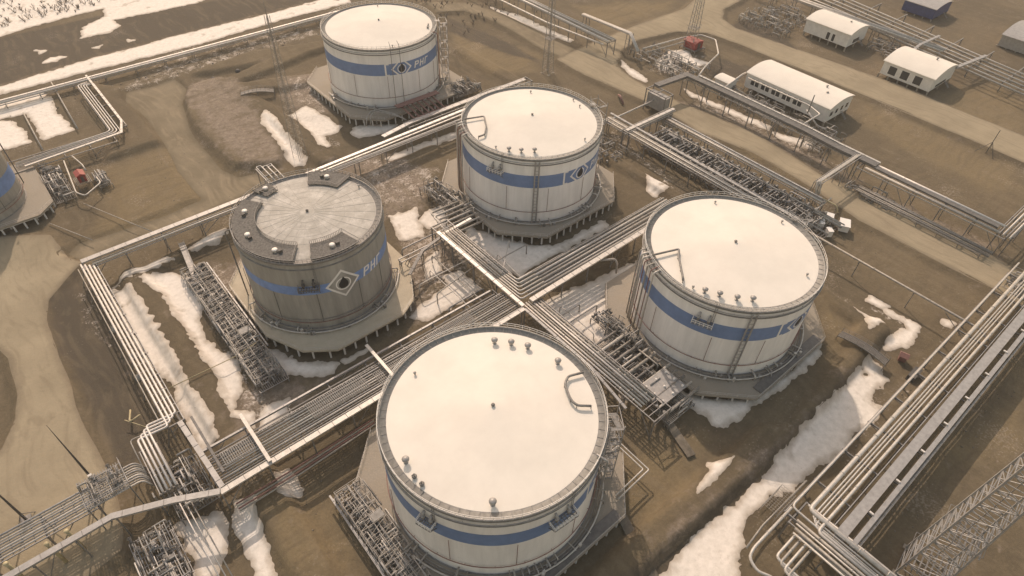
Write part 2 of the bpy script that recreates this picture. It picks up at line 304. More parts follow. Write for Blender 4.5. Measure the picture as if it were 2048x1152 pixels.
RAISE=[
[(-17.0,221.8),(-7.4,208.7),(-7.3,197.9),(-7.1,187.2),(-6.8,173.2),(-6.2,162.5),(-12.1,163.6),(-26.7,162.8),(-21.4,171.5),(-16.5,177.4)],
[(10.4,195.3),(5.9,184.8),(3.6,170.1),(3.6,156.1),(3.3,140.7),(4.4,135.2),(16.1,127.9),(21.9,134.4),(24.3,152.3),(29.3,179.6),(24.5,195.5)],
[(16.3,204.2),(42.4,208.9),(69.2,200.6),(65.9,194.3),(40.8,196.3),(22.3,199.7)]]
# ------------------------------------------------------------------ terrain
GX0, GX1, GY0, GY1, GS = -160, 430, -150, 390, 1.0
gx = np.arange(GX0, GX1 + .5, GS); gy = np.arange(GY0, GY1 + .5, GS)
_rs = np.random.RandomState(5)
_lat = _rs.rand(256, 256)
def vnoise(x, y, sc, seed=0):
    x = x / sc + seed * 17.3; y = y / sc + seed * 9.1
    xi = np.floor(x).astype(int); yi = np.floor(y).astype(int); fx = x - xi; fy = y - yi
    fx = fx * fx * (3 - 2 * fx); fy = fy * fy * (3 - 2 * fy)
    g = lambda a, b: _lat[a % 256, b % 256]
    return (g(xi, yi) * (1 - fx) + g(xi + 1, yi) * fx) * (1 - fy) + (g(xi, yi + 1) * (1 - fx) + g(xi + 1, yi + 1) * fx) * fy * 1.0 - 0.5
def fbm(x, y, sc, seed=0, o=4):
    s = 0; a = 1.0
    for i in range(o): s = s + a * vnoise(x, y, sc / 2 ** i, seed + i); a *= 0.5
    return s
def sdf(poly, x, y):
    P = np.array(poly, float); d = np.full(x.shape, 1e18); ins = np.zeros(x.shape, bool)
    for i in range(len(P)):
        ax, ay = P[i - 1]; bx, by = P[i]
        ex, ey = bx - ax, by - ay; L = ex * ex + ey * ey + 1e-9
        t = np.clip(((x - ax) * ex + (y - ay) * ey) / L, 0, 1)
        d = np.minimum(d, (x - ax - t * ex) ** 2 + (y - ay - t * ey) ** 2)
        c = ((ay > y) != (by > y)) & (x < (bx - ax) * (y - ay) / (by - ay + 1e-12) + ax)
        ins ^= c
    d = np.sqrt(d); return np.where(ins, d, -d)
def linedist(poly, x, y):
    P = np.array(poly, float); d = np.full(x.shape, 1e18)
    for i in range(1, len(P)):
        ax, ay = P[i - 1]; bx, by = P[i]; ex, ey = bx - ax, by - ay; L = ex * ex + ey * ey + 1e-9
        t = np.clip(((x - ax) * ex + (y - ay) * ey) / L, 0, 1)
        d = np.minimum(d, (x - ax - t * ex) ** 2 + (y - ay - t * ey) ** 2)
    return np.sqrt(d)
def sstep(a, b, v):
    t = np.clip((v - a) / (b - a), 0, 1); return t * t * (3 - 2 * t)
X, Y = np.meshgrid(gx, gy)
H = np.full(X.shape, -1.15) + fbm(X, Y, 30, 1) * 0.55 + fbm(X, Y, 6, 3, 3) * 0.16
# earth dikes round the tanks: (line, crest half width, foot half width, height)
DIKES = [
 ([(-36.5, 104), (-35.5, 80), (-36, 50), (-36.5, 26), (-36.5, 6), (-36, -20), (-30, -29.5)], 2.3, 4.6, 2.0),
 ([(-37, 103), (-24, 105), (-6, 106), (20, 105), (60, 105)], 1.3, 3.2, 1.6),
 ([(-30, -29.5), (11, -29.3), (41, -29.8), (64, -30.6), (100, -29)], 2.1, 4.4, 2.2),
 ([(100, -31), (101, -14), (104, 20), (103, 60), (103, 100)], 1.3, 3.2, 1.5),
 ([(29, 122), (28.5, 150), (26.5, 167), (24, 188), (60, 196), (108, 196)], 2.6, 5.0, 2.0),
 ([(27, 181), (55, 171), (80, 186), (120, 192)], 3.4, 6.2, 2.0), ([(-15, 196), (6, 196), (14, 178)], 1.2, 3.0, 1.2), ([(94, 124), (96, 144), (122, 190)], 2.0, 4.5, 1.4),
 ([(108, 196), (112, 150), (112, 105)], 1.6, 5, 1.5)]
for ln, cw, fw, h in DIKES:
    d = linedist(ln, X, Y) + fbm(X, Y, 7, 9, 3) * 0.9
    H = np.maximum(H, -1.15 + h * (1 - sstep(cw, fw, d)))
# shallow drain ditches
for ln, wd, dp in [([(140, 74), (150, 40), (150, -45)], 3.0, 1.2), ([(-48, 106), (-48, 40)], 1.5, 0.3), ([(110, -58), (20, -60)], 2.5, 0.5), ([(95, -38), (64, -38), (40, -38.5), (12, -38.5), (-25, -38)], 5.0, 1.1), ([(-30, 222), (40, 224)], 3, .6)]:
    H -= dp * (1 - sstep(0, wd, linedist(ln, X, Y)))
for pl in RAISE:
    H = np.maximum(H, -1.15 + 1.7 * sstep(-1.2, 1.3, sdf(pl, X, Y) + fbm(X, Y, 9, 23, 4) * .8))
for pl, hh in ((GRAV[2], .7), (GRAV[1], .5)):
    H = np.maximum(H, -1.15 + hh * sstep(-2.0, 3.5, sdf(pl, X, Y) + fbm(X, Y, 6, 21, 3)))
padp = [(70.4 + x, y) for x, y in [(-29, -14), (-13, -30.5), (20, -27.5), (29, -14), (29, 20), (-29, 20)]]
t = sstep(-1.6, .4, sdf(padp, X, Y) + fbm(X, Y, 5, 40, 3) * .5)
H = H * (1 - t) + (-.15) * t
ROADD = {k: sdf(v, X, Y) for k, v in ROADS.items()}
for k, d in ROADD.items():
    hr = {'road_track': -1.9}.get(k, 0.0)
    t = sstep(-1.7 if k == 'road_track' else -2.3, 0.2, d + fbm(X, Y, 8, 4) * 0.6)
    H = H * (1 - t) + hr * t
# road over the far ground: long straight road on the right and strip at the top left
def Hat(x, y):
    u = np.clip((np.asarray(x, float) - GX0) / GS, 0, len(gx) - 1.001); v = np.clip((np.asarray(y, float) - GY0) / GS, 0, len(gy) - 1.001)
    i = u.astype(int); j = v.astype(int); fx = u - i; fy = v - j
    return (H[j, i] * (1 - fx) + H[j, i + 1] * fx) * (1 - fy) + (H[j + 1, i] * (1 - fx) + H[j + 1, i + 1] * fx) * fy
def hz(x, y): return float(Hat(x, y))
def attr(me, name, arr):
    a = me.attributes.new(name, 'FLOAT', 'POINT'); a.data.foreach_set('value', arr.astype(np.float32).ravel())
def grid_mesh(name, xs, ys, Z):
    nx, ny = len(xs), len(ys); XX, YY = np.meshgrid(xs, ys)
    co = np.stack([XX, YY, Z], -1).reshape(-1, 3).astype(np.float32)
    i = np.arange(nx - 1); j = np.arange(ny - 1); I, J = np.meshgrid(i, j); b = (J * nx + I).ravel()
    q = np.stack([b, b + 1, b + nx + 1, b + nx], 1).astype(np.int32)
    return co, q
def np_mesh(name, co, loops, sizes, m, smooth=True):
    me = bpy.data.meshes.new(name); me.vertices.add(len(co)); me.vertices.foreach_set('co', co.astype(np.float32).ravel())
    me.loops.add(len(loops)); me.loops.foreach_set('vertex_index', np.asarray(loops, np.int32))
    me.polygons.add(len(sizes)); st = np.concatenate([[0], np.cumsum(sizes)[:-1]]).astype(np.int32)
    me.polygons.foreach_set('loop_start', st); me.polygons.foreach_set('loop_total', np.asarray(sizes, np.int32))
    me.update(calc_edges=True); me.validate()
    me.polygons.foreach_set('use_smooth', [smooth] * len(me.polygons))
    me.materials.append(m)
    o = bpy.data.objects.new(name, me); COL.objects.link(o); return o
# ground material
def ground_mat():
    m = bpy.data.materials.new('bare_soil'); m.use_nodes = True; t = m.node_tree; b = t.nodes['Principled BSDF']
    b.inputs['Roughness'].default_value = 0.95; b.inputs['Specular IOR Level'].default_value = 0.15
    tc = t.nodes.new('ShaderNodeTexCoord')
    def noise(sc, det=6, rough=0.6, st=None):
        n = t.nodes.new('ShaderNodeTexNoise'); n.inputs['Scale'].default_value = sc; n.inputs['Detail'].default_value = det; n.inputs['Roughness'].default_value = rough
        if st:
            mp = t.nodes.new('ShaderNodeMapping'); mp.inputs['Scale'].default_value = st; t.links.new(tc.outputs['Object'], mp.inputs[0]); t.links.new(mp.outputs[0], n.inputs['Vector'])
        else: t.links.new(tc.outputs['Object'], n.inputs['Vector'])
        return n.outputs['Fac']
    def ramp(f, p0, p1, c0, c1):
        r = t.nodes.new('ShaderNodeValToRGB'); r.color_ramp.elements[0].position = p0; r.color_ramp.elements[1].position = p1
        r.color_ramp.elements[0].color = (*c0, 1); r.color_ramp.elements[1].color = (*c1, 1); t.links.new(f, r.inputs[0]); return r.outputs[0]
    def mix(f, a, b_, mode='MIX'):
        x = t.nodes.new('ShaderNodeMix'); x.data_type = 'RGBA'; x.blend_type = mode
        if isinstance(f, float): x.inputs[0].default_value = f
        else: t.links.new(f, x.inputs[0])
        for s, k in ((a, 6), (b_, 7)):
            if isinstance(s, tuple): x.inputs[k].default_value = (*s, 1)
            else: t.links.new(s, x.inputs[k])
        return x.outputs[2]
    def att(n):
        a = t.nodes.new('ShaderNodeAttribute'); a.attribute_name = n; return a.outputs['Fac']
    def mth(op, a, b_):
        x = t.nodes.new('ShaderNodeMath'); x.operation = op
        for s, k in ((a, 0), (b_, 1)):
            if isinstance(s, (int, float)): x.inputs[k].default_value = s
            else: t.links.new(s, x.inputs[k])
        return x.outputs[0]
    base = ramp(noise(0.022, 8, 0.62), 0.38, 0.62, (0.112, 0.092, 0.062), (0.155, 0.125, 0.081))
    base = mix(ramp(noise(0.09, 8, 0.7), 0.45, 0.7, (0, 0, 0), (0.55, 0.55, 0.55)), base, (0.105, 0.088, 0.060))
    och = mix(noise(0.3), (0.20, 0.158, 0.095), (0.16, 0.128, 0.078))
    base = mix(ramp(mth('ADD', att('ochre'), mth('MULTIPLY', mth('SUBTRACT', noise(0.12), 0.5), 1.6)), 0.2, 0.9, (0, 0, 0), (1, 1, 1)), base, och)
    gr = ramp(noise(0.9, 8, 0.75), 0.35, 0.7, (0.165, 0.135, 0.103), (0.31, 0.262, 0.215))
    base = mix(ramp(mth('ADD', att('gravel'), mth('MULTIPLY', mth('SUBTRACT', noise(0.25, 8, 0.7), 0.5), 3.4)), 0.3, 1.15, (0, 0, 0), (1, 1, 1)), base, gr)
    fine = ramp(noise(1.6, 8, 0.75), 0.3, 0.72, (0.78, 0.77, 0.76), (1.14, 1.13, 1.12))
    base = mix(1.0, base, fine, 'MULTIPLY')
    base = mix(ramp(mth('ADD', att('dark'), mth('MULTIPLY', mth('SUBTRACT', noise(0.15, 6, 0.7), 0.5), 1.2)), 0.15, 0.6, (0, 0, 0), (1, 1, 1)), base, (0.082, 0.069, 0.052))
    base = mix(mth('MULTIPLY', att('wet'), ramp(noise(0.4, 6, 0.7), .35, .6, (.25, .25, .25), (.75, .75, .75))), base, (0.085, 0.068, 0.047))
    slu = ramp(mth('ADD', mth('MULTIPLY', att('slush'), .36), mth('ADD', mth('MULTIPLY', noise(0.35, 9, 0.8), .8), mth('MULTIPLY', mth('SUBTRACT', noise(1.8, 4, 0.6), 0.5), 0.35))), .76, .88, (0, 0, 0), (.9, .9, .9))
    base = mix(slu, base, (0.58, 0.52, 0.46))
    # scattered pale thaw specks of snow and grit
    sp = ramp(mth('MULTIPLY', noise(1.9, 5, 0.6), noise(0.06, 3, 0.5)), 0.35, 0.40, (0, 0, 0), (0.3, 0.3, 0.3))
    base = mix(sp, base, (0.42, 0.36, 0.30))
    t.links.new(base, b.inputs['Base Color'])
    bp = t.nodes.new('ShaderNodeBump'); bp.inputs['Strength'].default_value = 0.55; bp.inputs['Distance'].default_value = 0.35
    t.links.new(noise(1.1, 8, 0.72), bp.inputs['Height']); t.links.new(bp.outputs[0], b.inputs['Normal'])
    return m
M_['ground'] = ground_mat()
def soft(L, x, y, wd=5.0):
    s = np.zeros(x.shape)
    for p in L: s = np.maximum(s, sstep(-wd, wd, sdf(p, x, y)))
    return s
co, q = grid_mesh('ground', gx, gy, H)
# outer skirt to the horizon
n0 = len(co); BIG = 4000
out = np.array([(-BIG, -BIG, -1), (BIG, -BIG, -1), (BIG, BIG, -1), (-BIG, BIG, -1)], float)
nx, ny = len(gx), len(gy)
c0, c1, c2, c3 = 0, nx - 1, nx * ny - 1, nx * (ny - 1)
loops = q.ravel().tolist(); sizes = [4] * len(q)
bot = list(range(0, nx)); top = list(range(nx * (ny - 1), nx * ny)); lef = list(range(0, nx * ny, nx)); rig = list(range(nx - 1, nx * ny, nx))
for ring, (oa, ob) in ((bot, (0, 1)), (rig, (1, 2)), (top[::-1], (2, 3)), (lef[::-1], (3, 0))):
    m = len(ring)
    loops += [n0 + oa, n0 + ob, ring[-1]]; sizes.append(3)
    for k in range(m - 1): loops += [n0 + oa, ring[k + 1], ring[k]]; sizes.append(3)
co = np.concatenate([co, out.astype(np.float32)])
ground = np_mesh('ground', co, loops, sizes, M_['ground'])
tag(ground, 'bare brown soil of the tank yard with low dikes and ditches', 'ground', None, 'structure')
attr(ground.data, 'gravel', np.concatenate([soft(GRAV, X, Y).ravel(), np.zeros(4)]))
snd = np.full(X.shape, -9.0)
for p in SNOW: snd = np.maximum(snd, sdf(p, X, Y))
attr(ground.data, 'wet', np.concatenate([sstep(-2.6, .3, snd).ravel(), np.zeros(4)]))
attr(ground.data, 'slush', np.concatenate([soft(SLUSH, X, Y, 4).ravel(), np.zeros(4)]))
attr(ground.data, 'dark', np.concatenate([soft(DARKS, X, Y, 3).ravel(), np.zeros(4)]))
attr(ground.data, 'ochre', np.concatenate([soft(OCHRE + LIGHT, X, Y, 6).ravel(), np.zeros(4)]))
# sheets cut out of a fine grid along a signed distance field, with ragged edges
def sheet(name, polys, res, noise_amp, noise_sc, thick, m, off=0.045, seed=0, extra=None, grow=0.0):
    V = []; Ls = []; Ss = []; FV = []; base = 0
    for pi, poly in enumerate(polys):
        P = np.array(poly, float); mg = noise_amp + 2
        dist = math.hypot(P[:, 0].mean() + 41, P[:, 1].mean() + 50)
        rs = res * (1.0 if dist < 190 else 1.8)
        xs = np.arange(max(GX0, P[:, 0].min() - mg), min(GX1, P[:, 0].max() + mg), rs); ys = np.arange(max(GY0, P[:, 1].min() - mg), min(GY1, P[:, 1].max() + mg), rs)
        if len(xs) < 3 or len(ys) < 3: continue
        x, y = np.meshgrid(xs, ys)
        f = sdf(poly, x, y) + grow + fbm(x, y, noise_sc, seed + pi, 4) * noise_amp
        if extra is not None: f = np.minimum(f, extra(x, y, pi))
        f[0, :] = -1; f[-1, :] = -1; f[:, 0] = -1; f[:, -1] = -1
        fpos = f
        z = Hat(x, y) + off + np.clip(f * 0.14, 0, thick) * (1 + 0.35 * fbm(x, y, 6, 31, 3) if thick > .1 else 1)
        ny_, nx_ = x.shape; idx = np.full(x.shape, -1); ins = f > 0
        k = int(ins.sum()); idx[ins] = np.arange(k) + base
        V.append(np.stack([x[ins], y[ins], z[ins]], 1)); FV.append(f[ins]); base += k
        ext = []; cache = {}
        full = ins[:-1, :-1] & ins[:-1, 1:] & ins[1:, 1:] & ins[1:, :-1]
        J, I = np.nonzero(full)
        if len(J):
            qd = np.stack([idx[J, I], idx[J, I + 1], idx[J + 1, I + 1], idx[J + 1, I]], 1)
            Ls.append(qd.ravel()); Ss.append(np.full(len(qd), 4))
        anyc = (ins[:-1, :-1] | ins[:-1, 1:] | ins[1:, 1:] | ins[1:, :-1]) & ~full
        JJ, II = np.nonzero(anyc)
        def cut(a, b):
            key = (a, b) if a < b else (b, a)
            if key not in cache:
                fa, fb = f[a], f[b]; t_ = fa / (fa - fb)
                px_ = x[a] + (x[b] - x[a]) * t_; py_ = y[a] + (y[b] - y[a]) * t_
                cache[key] = base + len(ext); ext.append((px_, py_, hz(px_, py_) + off * 0.7))
            return cache[key]
        lo = []; si = []
        for j, i in zip(JJ, II):
            cs = [(j, i), (j, i + 1), (j + 1, i + 1), (j + 1, i)]; pl = []
            for k2 in range(4):
                a, b = cs[k2], cs[(k2 + 1) % 4]
                if ins[a]: pl.append(int(idx[a]))
                if ins[a] != ins[b]: pl.append(cut(a, b))
            if len(pl) >= 3: lo += pl; si.append(len(pl))
        if lo: Ls.append(np.array(lo)); Ss.append(np.array(si))
        if ext: V.append(np.array(ext)); FV.append(np.zeros(len(ext))); base += len(ext)
    o = np_mesh(name, np.concatenate(V), np.concatenate(Ls), np.concatenate(Ss), m)
    fv = np.concatenate(FV)
    if len(fv) == len(o.data.vertices): attr(o.data, 'inset', np.clip(fv, 0, 3))
    return o
M_['road'] = mat('packed_sand_road', (0.30, 0.255, 0.18), 0.95, var=0.07, scale=0.07, col2=(0.235, 0.20, 0.14), bump=0.25, bscale=1.5, spec=0.15)
M_['track'] = mat('driven_soil', (0.205, 0.172, 0.12), 0.95, var=0.08, scale=0.1, col2=(0.15, 0.125, 0.085), bump=0.3, bscale=1.2, spec=0.15)
M_['snow'] = mat('old_snow', (0.72, 0.67, 0.61), 0.75, var=0.03, scale=0.8, col2=(0.60, 0.56, 0.50), bump=0.35, bscale=0.8, spec=0.2)
def inset_dirt(m, dirt, w0, w1, amt, nsc):
    # meltwater dirt and soil creeping in from the rim of the sheet
    t = m.node_tree; b = t.nodes['Principled BSDF']; src = b.inputs['Base Color'].links[0].from_socket
    a = t.nodes.new('ShaderNodeAttribute'); a.attribute_name = 'inset'
    tc = t.nodes.new('ShaderNodeTexCoord'); n = t.nodes.new('ShaderNodeTexNoise'); n.inputs['Scale'].default_value = nsc; n.inputs['Detail'].default_value = 7; n.inputs['Roughness'].default_value = .7
    t.links.new(tc.outputs['Object'], n.inputs['Vector'])
    s = t.nodes.new('ShaderNodeMath'); s.operation = 'MULTIPLY_ADD'; s.inputs[1].default_value = -2.2; t.links.new(n.outputs['Fac'], s.inputs[0]); t.links.new(a.outputs['Fac'], s.inputs[2])
    r = t.nodes.new('ShaderNodeMapRange'); r.inputs['From Min'].default_value = w0; r.inputs['From Max'].default_value = w1; r.inputs['To Min'].default_value = amt; r.inputs['To Max'].default_value = 0
    t.links.new(s.outputs[0], r.inputs['Value'])
    x = t.nodes.new('ShaderNodeMix'); x.data_type = 'RGBA'; t.links.new(r.outputs[0], x.inputs[0]); t.links.new(src, x.inputs[6]); x.inputs[7].default_value = (*dirt, 1)
    t.links.new(x.outputs[2], b.inputs['Base Color'])
def ruts(m, sc, amt, dark):
    t = m.node_tree; b = t.nodes['Principled BSDF']; src = b.inputs['Base Color'].links[0].from_socket
    tc = t.nodes.new('ShaderNodeTexCoord'); mp = t.nodes.new('ShaderNodeMapping'); mp.inputs['Scale'].default_value = sc
    n0 = t.nodes.new('ShaderNodeTexNoise'); n0.inputs['Scale'].default_value = .03; t.links.new(tc.outputs['Object'], n0.inputs['Vector'])
    ad = t.nodes.new('ShaderNodeMixRGB'); ad.blend_type = 'ADD'; ad.inputs[0].default_value = 1; t.links.new(tc.outputs['Object'], ad.inputs[1])
    sc_ = t.nodes.new('ShaderNodeVectorMath'); sc_.operation = 'SCALE'; sc_.inputs['Scale'].default_value = 14; t.links.new(n0.outputs['Color'], sc_.inputs[0]); t.links.new(sc_.outputs[0], ad.inputs[2])
    t.links.new(ad.outputs[0], mp.inputs[0]); n = t.nodes.new('ShaderNodeTexNoise'); n.inputs['Scale'].default_value = 1.0; n.inputs['Detail'].default_value = 5; t.links.new(mp.outputs[0], n.inputs['Vector'])
    r = t.nodes.new('ShaderNodeMapRange'); r.inputs['From Min'].default_value = .5; r.inputs['From Max'].default_value = .68; r.inputs['To Max'].default_value = amt; t.links.new(n.outputs['Fac'], r.inputs['Value'])
    x = t.nodes.new('ShaderNodeMix'); x.data_type = 'RGBA'; t.links.new(r.outputs[0], x.inputs[0]); t.links.new(src, x.inputs[6]); x.inputs[7].default_value = (*dark, 1); t.links.new(x.outputs[2], b.inputs['Base Color'])
def specks(m, sc, lo, hi, amt, dirt):
    t = m.node_tree; b = t.nodes['Principled BSDF']; src = b.inputs['Base Color'].links[0].from_socket
    tc = t.nodes.new('ShaderNodeTexCoord'); n = t.nodes.new('ShaderNodeTexNoise'); n.inputs['Scale'].default_value = sc; n.inputs['Detail'].default_value = 8; n.inputs['Roughness'].default_value = .78
    t.links.new(tc.outputs['Object'], n.inputs['Vector']); r = t.nodes.new('ShaderNodeMapRange'); r.inputs['From Min'].default_value = lo; r.inputs['From Max'].default_value = hi; r.inputs['To Max'].default_value = amt; t.links.new(n.outputs['Fac'], r.inputs['Value'])
    x = t.nodes.new('ShaderNodeMix'); x.data_type = 'RGBA'; t.links.new(r.outputs[0], x.inputs[0]); t.links.new(src, x.inputs[6]); x.inputs[7].default_value = (*dirt, 1); t.links.new(x.outputs[2], b.inputs['Base Color'])
specks(M_['snow'], .55, .56, .72, .6, (0.40, 0.35, 0.29)); specks(M_['concrete'], .5, .52, .7, .6, (0.22, 0.19, 0.15)); specks(M_['roofgrey'], .3, .50, .66, .6, (0.60, 0.565, 0.52))
specks(M_['roof'], .12, .5, .75, .25, (0.58, 0.52, 0.47)); specks(M_['shell'], .4, .56, .8, .35, (0.50, 0.45, 0.39))
ruts(M_['road'], (.8, .03, 1), .55, (0.20, 0.165, 0.115)); ruts(M_['track'], (.6, .05, 1), .7, (0.26, 0.215, 0.15)); ruts(M_['ground'], (.5, .035, 1), .35, (0.19, 0.155, 0.105)); ruts(M_['ground'], (.04, .6, 1), .35, (0.09, 0.073, 0.05))
inset_dirt(M_['snow'], (0.33, 0.28, 0.22), -1.15, .45, .85, 1.6)
inset_dirt(M_['road'], (0.17, 0.14, 0.10), -1.2, .6, .8, .5)
inset_dirt(M_['track'], (0.13, 0.11, 0.075), -1.2, .8, .8, .5)
for k, mm in (('road_mid', 'road'), ('road_north', 'track'), ('road_left', 'road'), ('road_track', 'track')):
    o = sheet('road', [ROADS[k]], 0.7, 0.5, 9, 0.0, M_[mm], 0.05 if k != 'road_left' else 0.062, seed=3)
    o['kind'] = 'structure'
    o['label'] = {'road_mid': 'pale sandy road running past the valve yard and forking at the top', 'road_north': 'narrow dirt track curving behind the farthest white tank', 'road_left': 'wide sandy road curving down the left edge', 'road_track': 'winding dirt track between dikes at upper left'}[k]
    o['category'] = 'road'
snow = sheet('snow', SNOW, 0.4, 1.15, 1.7, 0.12, M_['snow'], 0.06, seed=11, grow=0.45, extra=lambda x, y, pi: 3.3 + 5.4 * fbm(x, y, 3.4, 60 + pi, 5))
tag(snow, 'patches of old melting snow lying across the bare soil', 'snow', None, 'stuff')
# ------------------------------------------------------------------ storage tanks
def cyl_patch(mb, poly, Rr, th0, ds=0.35):
    """poly: convex polygon in (s, z), s metres along the shell from angle th0 (to the right seen from outside)"""
    s0 = min(p[0] for p in poly); s1 = max(p[0] for p in poly)
    n = max(1, int(math.ceil((s1 - s0) / ds)))
    def clip(pl, s, keep_gt):
        o = []
        for i in range(len(pl)):
            a, b = pl[i], pl[(i + 1) % len(pl)]
            ia = (a[0] >= s) if keep_gt else (a[0] <= s); ib = (b[0] >= s) if keep_gt else (b[0] <= s)
            if ia: o.append(a)
            if ia != ib:
                t = (s - a[0]) / (b[0] - a[0]); o.append((s, a[1] + (b[1] - a[1]) * t))
        return o
    for k in range(n):
        a = s0 + (s1 - s0) * k / n; b = s0 + (s1 - s0) * (k + 1) / n
        pl = clip(clip(poly, a, True), b, False)
        if len(pl) < 3: continue
        mb.add([(Rr * math.cos(th0 + s / Rr), Rr * math.sin(th0 + s / Rr), z) for s, z in pl], [tuple(range(len(pl)))])
def ring_patch(mb, Rr, th0, cs, cz, r0, r1, n=20):
    for k in range(n):
        a, b = 2 * math.pi * k / n, 2 * math.pi * (k + 1) / n
        cyl_patch(mb, [(cs + r0 * math.cos(a), cz + r0 * math.sin(a)), (cs + r1 * math.cos(a), cz + r1 * math.sin(a)), (cs + r1 * math.cos(b), cz + r1 * math.sin(b)), (cs + r0 * math.cos(b), cz + r0 * math.sin(b))], Rr, th0)
def clipz(pl, z, up):
    o = []
    for i in range(len(pl)):
        a, b = pl[i], pl[(i + 1) % len(pl)]
        ia = (a[1] <= z) if up else (a[1] >= z); ib = (b[1] <= z) if up else (b[1] >= z)
        if ia: o.append(a)
        if ia != ib:
            t = (z - a[1]) / (b[1] - a[1]); o.append((a[0] + (b[0] - a[0]) * t, z))
    return o
def band_arc(Rr, z0, z1, a0, a1, n=120):
    mb = MB(); vs = []; fs = []
    for i in range(n + 1):
        u = a0 + (a1 - a0) * i / n; vs += [(Rr * math.cos(u), Rr * math.sin(u), z0), (Rr * math.cos(u), Rr * math.sin(u), z1)]
    for i in range(n): fs.append((2 * i, 2 * i + 2, 2 * i + 3, 2 * i + 1))
    return mb.add(vs, fs, True)
def vent(kind):
    mb = MB()
    if kind == 'mushroom':
        mb.lathe([(0.22, -0.3), (0.22, 0.9), (0.75, 0.95), (0.8, 1.25), (0.45, 1.5), (0, 1.55)], 14)
        mb.lathe([(0.5, -0.3), (0.5, 0.1), (0, 0.12)], 14)
    elif kind == 'small':
        mb.lathe([(0.16, -0.3), (0.16, 0.5), (0.36, 0.55), (0.3, 0.85), (0, 0.9)], 12)
    else:
        mb.lathe([(0.4, -0.3), (0.4, 0.35), (0.55, 0.36), (0.55, 0.5), (0, 0.52)], 14)
        mb.tube([(0, 0, 0.5), (0, 0, 1.2), (0.6, 0, 1.2)], 0.12, 6)
    return mb
def make_tank(c, Rr, white, label, vents, loop, balconies, risers, logo_th, text=True, gratings=(), stripe_end=None, gauge=None):
    N = 96; z0, z1 = 2.0, 22.7
    t = thing('storage_tank', label, 'storage tank', (c[0], c[1], 0))
    shellm = 'shell' if white else 'shellgrey'
    o = MB().lathe([(Rr, z0), (Rr, z1)], N).build('shell', shellm, t)
    # plate courses: thin weld strakes, the foot ring, the girder below the rim
    mb = MB()
    mb.lathe([(Rr + .01, z0), (Rr + .28, z0), (Rr + .28, z0 + .12), (Rr + .01, z0 + .12)], N)
    mb.build('foot_ring', 'steel', t)
    mb = MB()
    mb.lathe([(Rr + .005, 20.95), (Rr + .32, 20.95), (Rr + .32, 21.1), (Rr + .005, 21.1)], N)
    mb.build('wind_girder', 'steel' , t)
    zb0, zb1 = (13.7, 17.7) if white else (13.2, 15.9)
    if Rr < 14: zb0, zb1 = 8.0, 12.2
    band_arc(Rr + .03, zb0, zb1, 0, 2 * math.pi, 192).build('blue_stripe', 'blue' if white else 'blue2', t)
    # roof cone
    rh = 1.9 if white else 1.1
    prof = [(Rr - 1.35, z1 - .12), (Rr - 1.4, z1 + .02), (0.02, z1 + rh)]
    rf = MB().lathe(prof, N, smooth=False).build('roof', 'roof' if white else 'roofgrey', t)
    if not white:
        for k, rr in enumerate((0.22, .36, .5, .64, .78, .9)):
            zz = z1 + np.interp(rr * Rr, [0, Rr - 1.4], [rh, .02])
            MB().lathe([(rr * Rr - .06, zz - .02), (rr * Rr - .06, zz + .02), (rr * Rr + .06, zz + .02), (rr * Rr + .06, zz - .03)], 72).build('roof_batten', 'roofgrey', rf)
        mb = MB()
        for k in range(28):
            u = 2 * math.pi * k / 28 + .1
            mb.beam((Rr * .1 * math.cos(u), Rr * .1 * math.sin(u), z1 + rh * .9 + .0), ((Rr - 1.5) * math.cos(u), (Rr - 1.5) * math.sin(u), z1 + .05), .09, .05)
        mb.build('radial_seams', 'roofgrey', rf)
    # rim walkway and kerb
    mb = MB().lathe([(Rr - 1.4, z1 - .1), (Rr - 1.35, z1 - .02), (Rr - .25, z1 - .02), (Rr - .25, z1 + .16), (Rr + .16, z1 + .16), (Rr + .16, z1 - .45), (Rr + .005, z1 - .45)], N)
    for k in range(72):
        u = 2 * math.pi * k / 72; cu, su = math.cos(u), math.sin(u)
        mb.beam(((Rr - 1.35) * cu, (Rr - 1.35) * su, z1 + .02), ((Rr - .25) * cu, (Rr - .25) * su, z1 + .02), .07, .06)
    mb.build('rim_walkway', 'walk' if white else 'steel', t)
    # railing
    mb = MB(); np_ = 84 if white else 110
    rr = Rr + .1
    for k in range(np_):
        u = 2 * math.pi * k / np_
        mb.beam((rr * math.cos(u), rr * math.sin(u), z1 + .16), (rr * math.cos(u), rr * math.sin(u), z1 + 1.25), .07)
    for zz in (z1 + .7, z1 + 1.25):
        mb.tube([(rr * math.cos(2 * math.pi * k / 96), rr * math.sin(2 * math.pi * k / 96), zz) for k in range(96)], .05, 5, True)
    mb.build('railing', 'white' if white else 'tray', t)
    # ring pipes for the water curtain
    for zz, m_ in ((5.6, 'redpipe'), (21.7, 'tray')) if white else ((4.3, 'redpipe'), (5.2, 'steel')):
        mb = MB().tube([((Rr + .35) * math.cos(2 * math.pi * k / 96), (Rr + .35) * math.sin(2 * math.pi * k / 96), zz) for k in range(96)], .09, 6, True)
        for k in range(24):
            u = 2 * math.pi * (k + .5) / 24; mb.beam((Rr * math.cos(u), Rr * math.sin(u), zz - .1), ((Rr + .4) * math.cos(u), (Rr + .4) * math.sin(u), zz - .1), .08)
        mb.build('ring_pipe', m_, t)
    # short down pipes between rings and deck
    for thd in (-150, -117, -84, -60, 170, 140):
        u = R(thd); p = lambda z: ((Rr + .3) * math.cos(u), (Rr + .3) * math.sin(u), z)
        MB().tube([p(5.6 if white else 4.3), p(13.5)], .06, 6).build('down_pipe', 'redpipe' if white else 'dark', t)
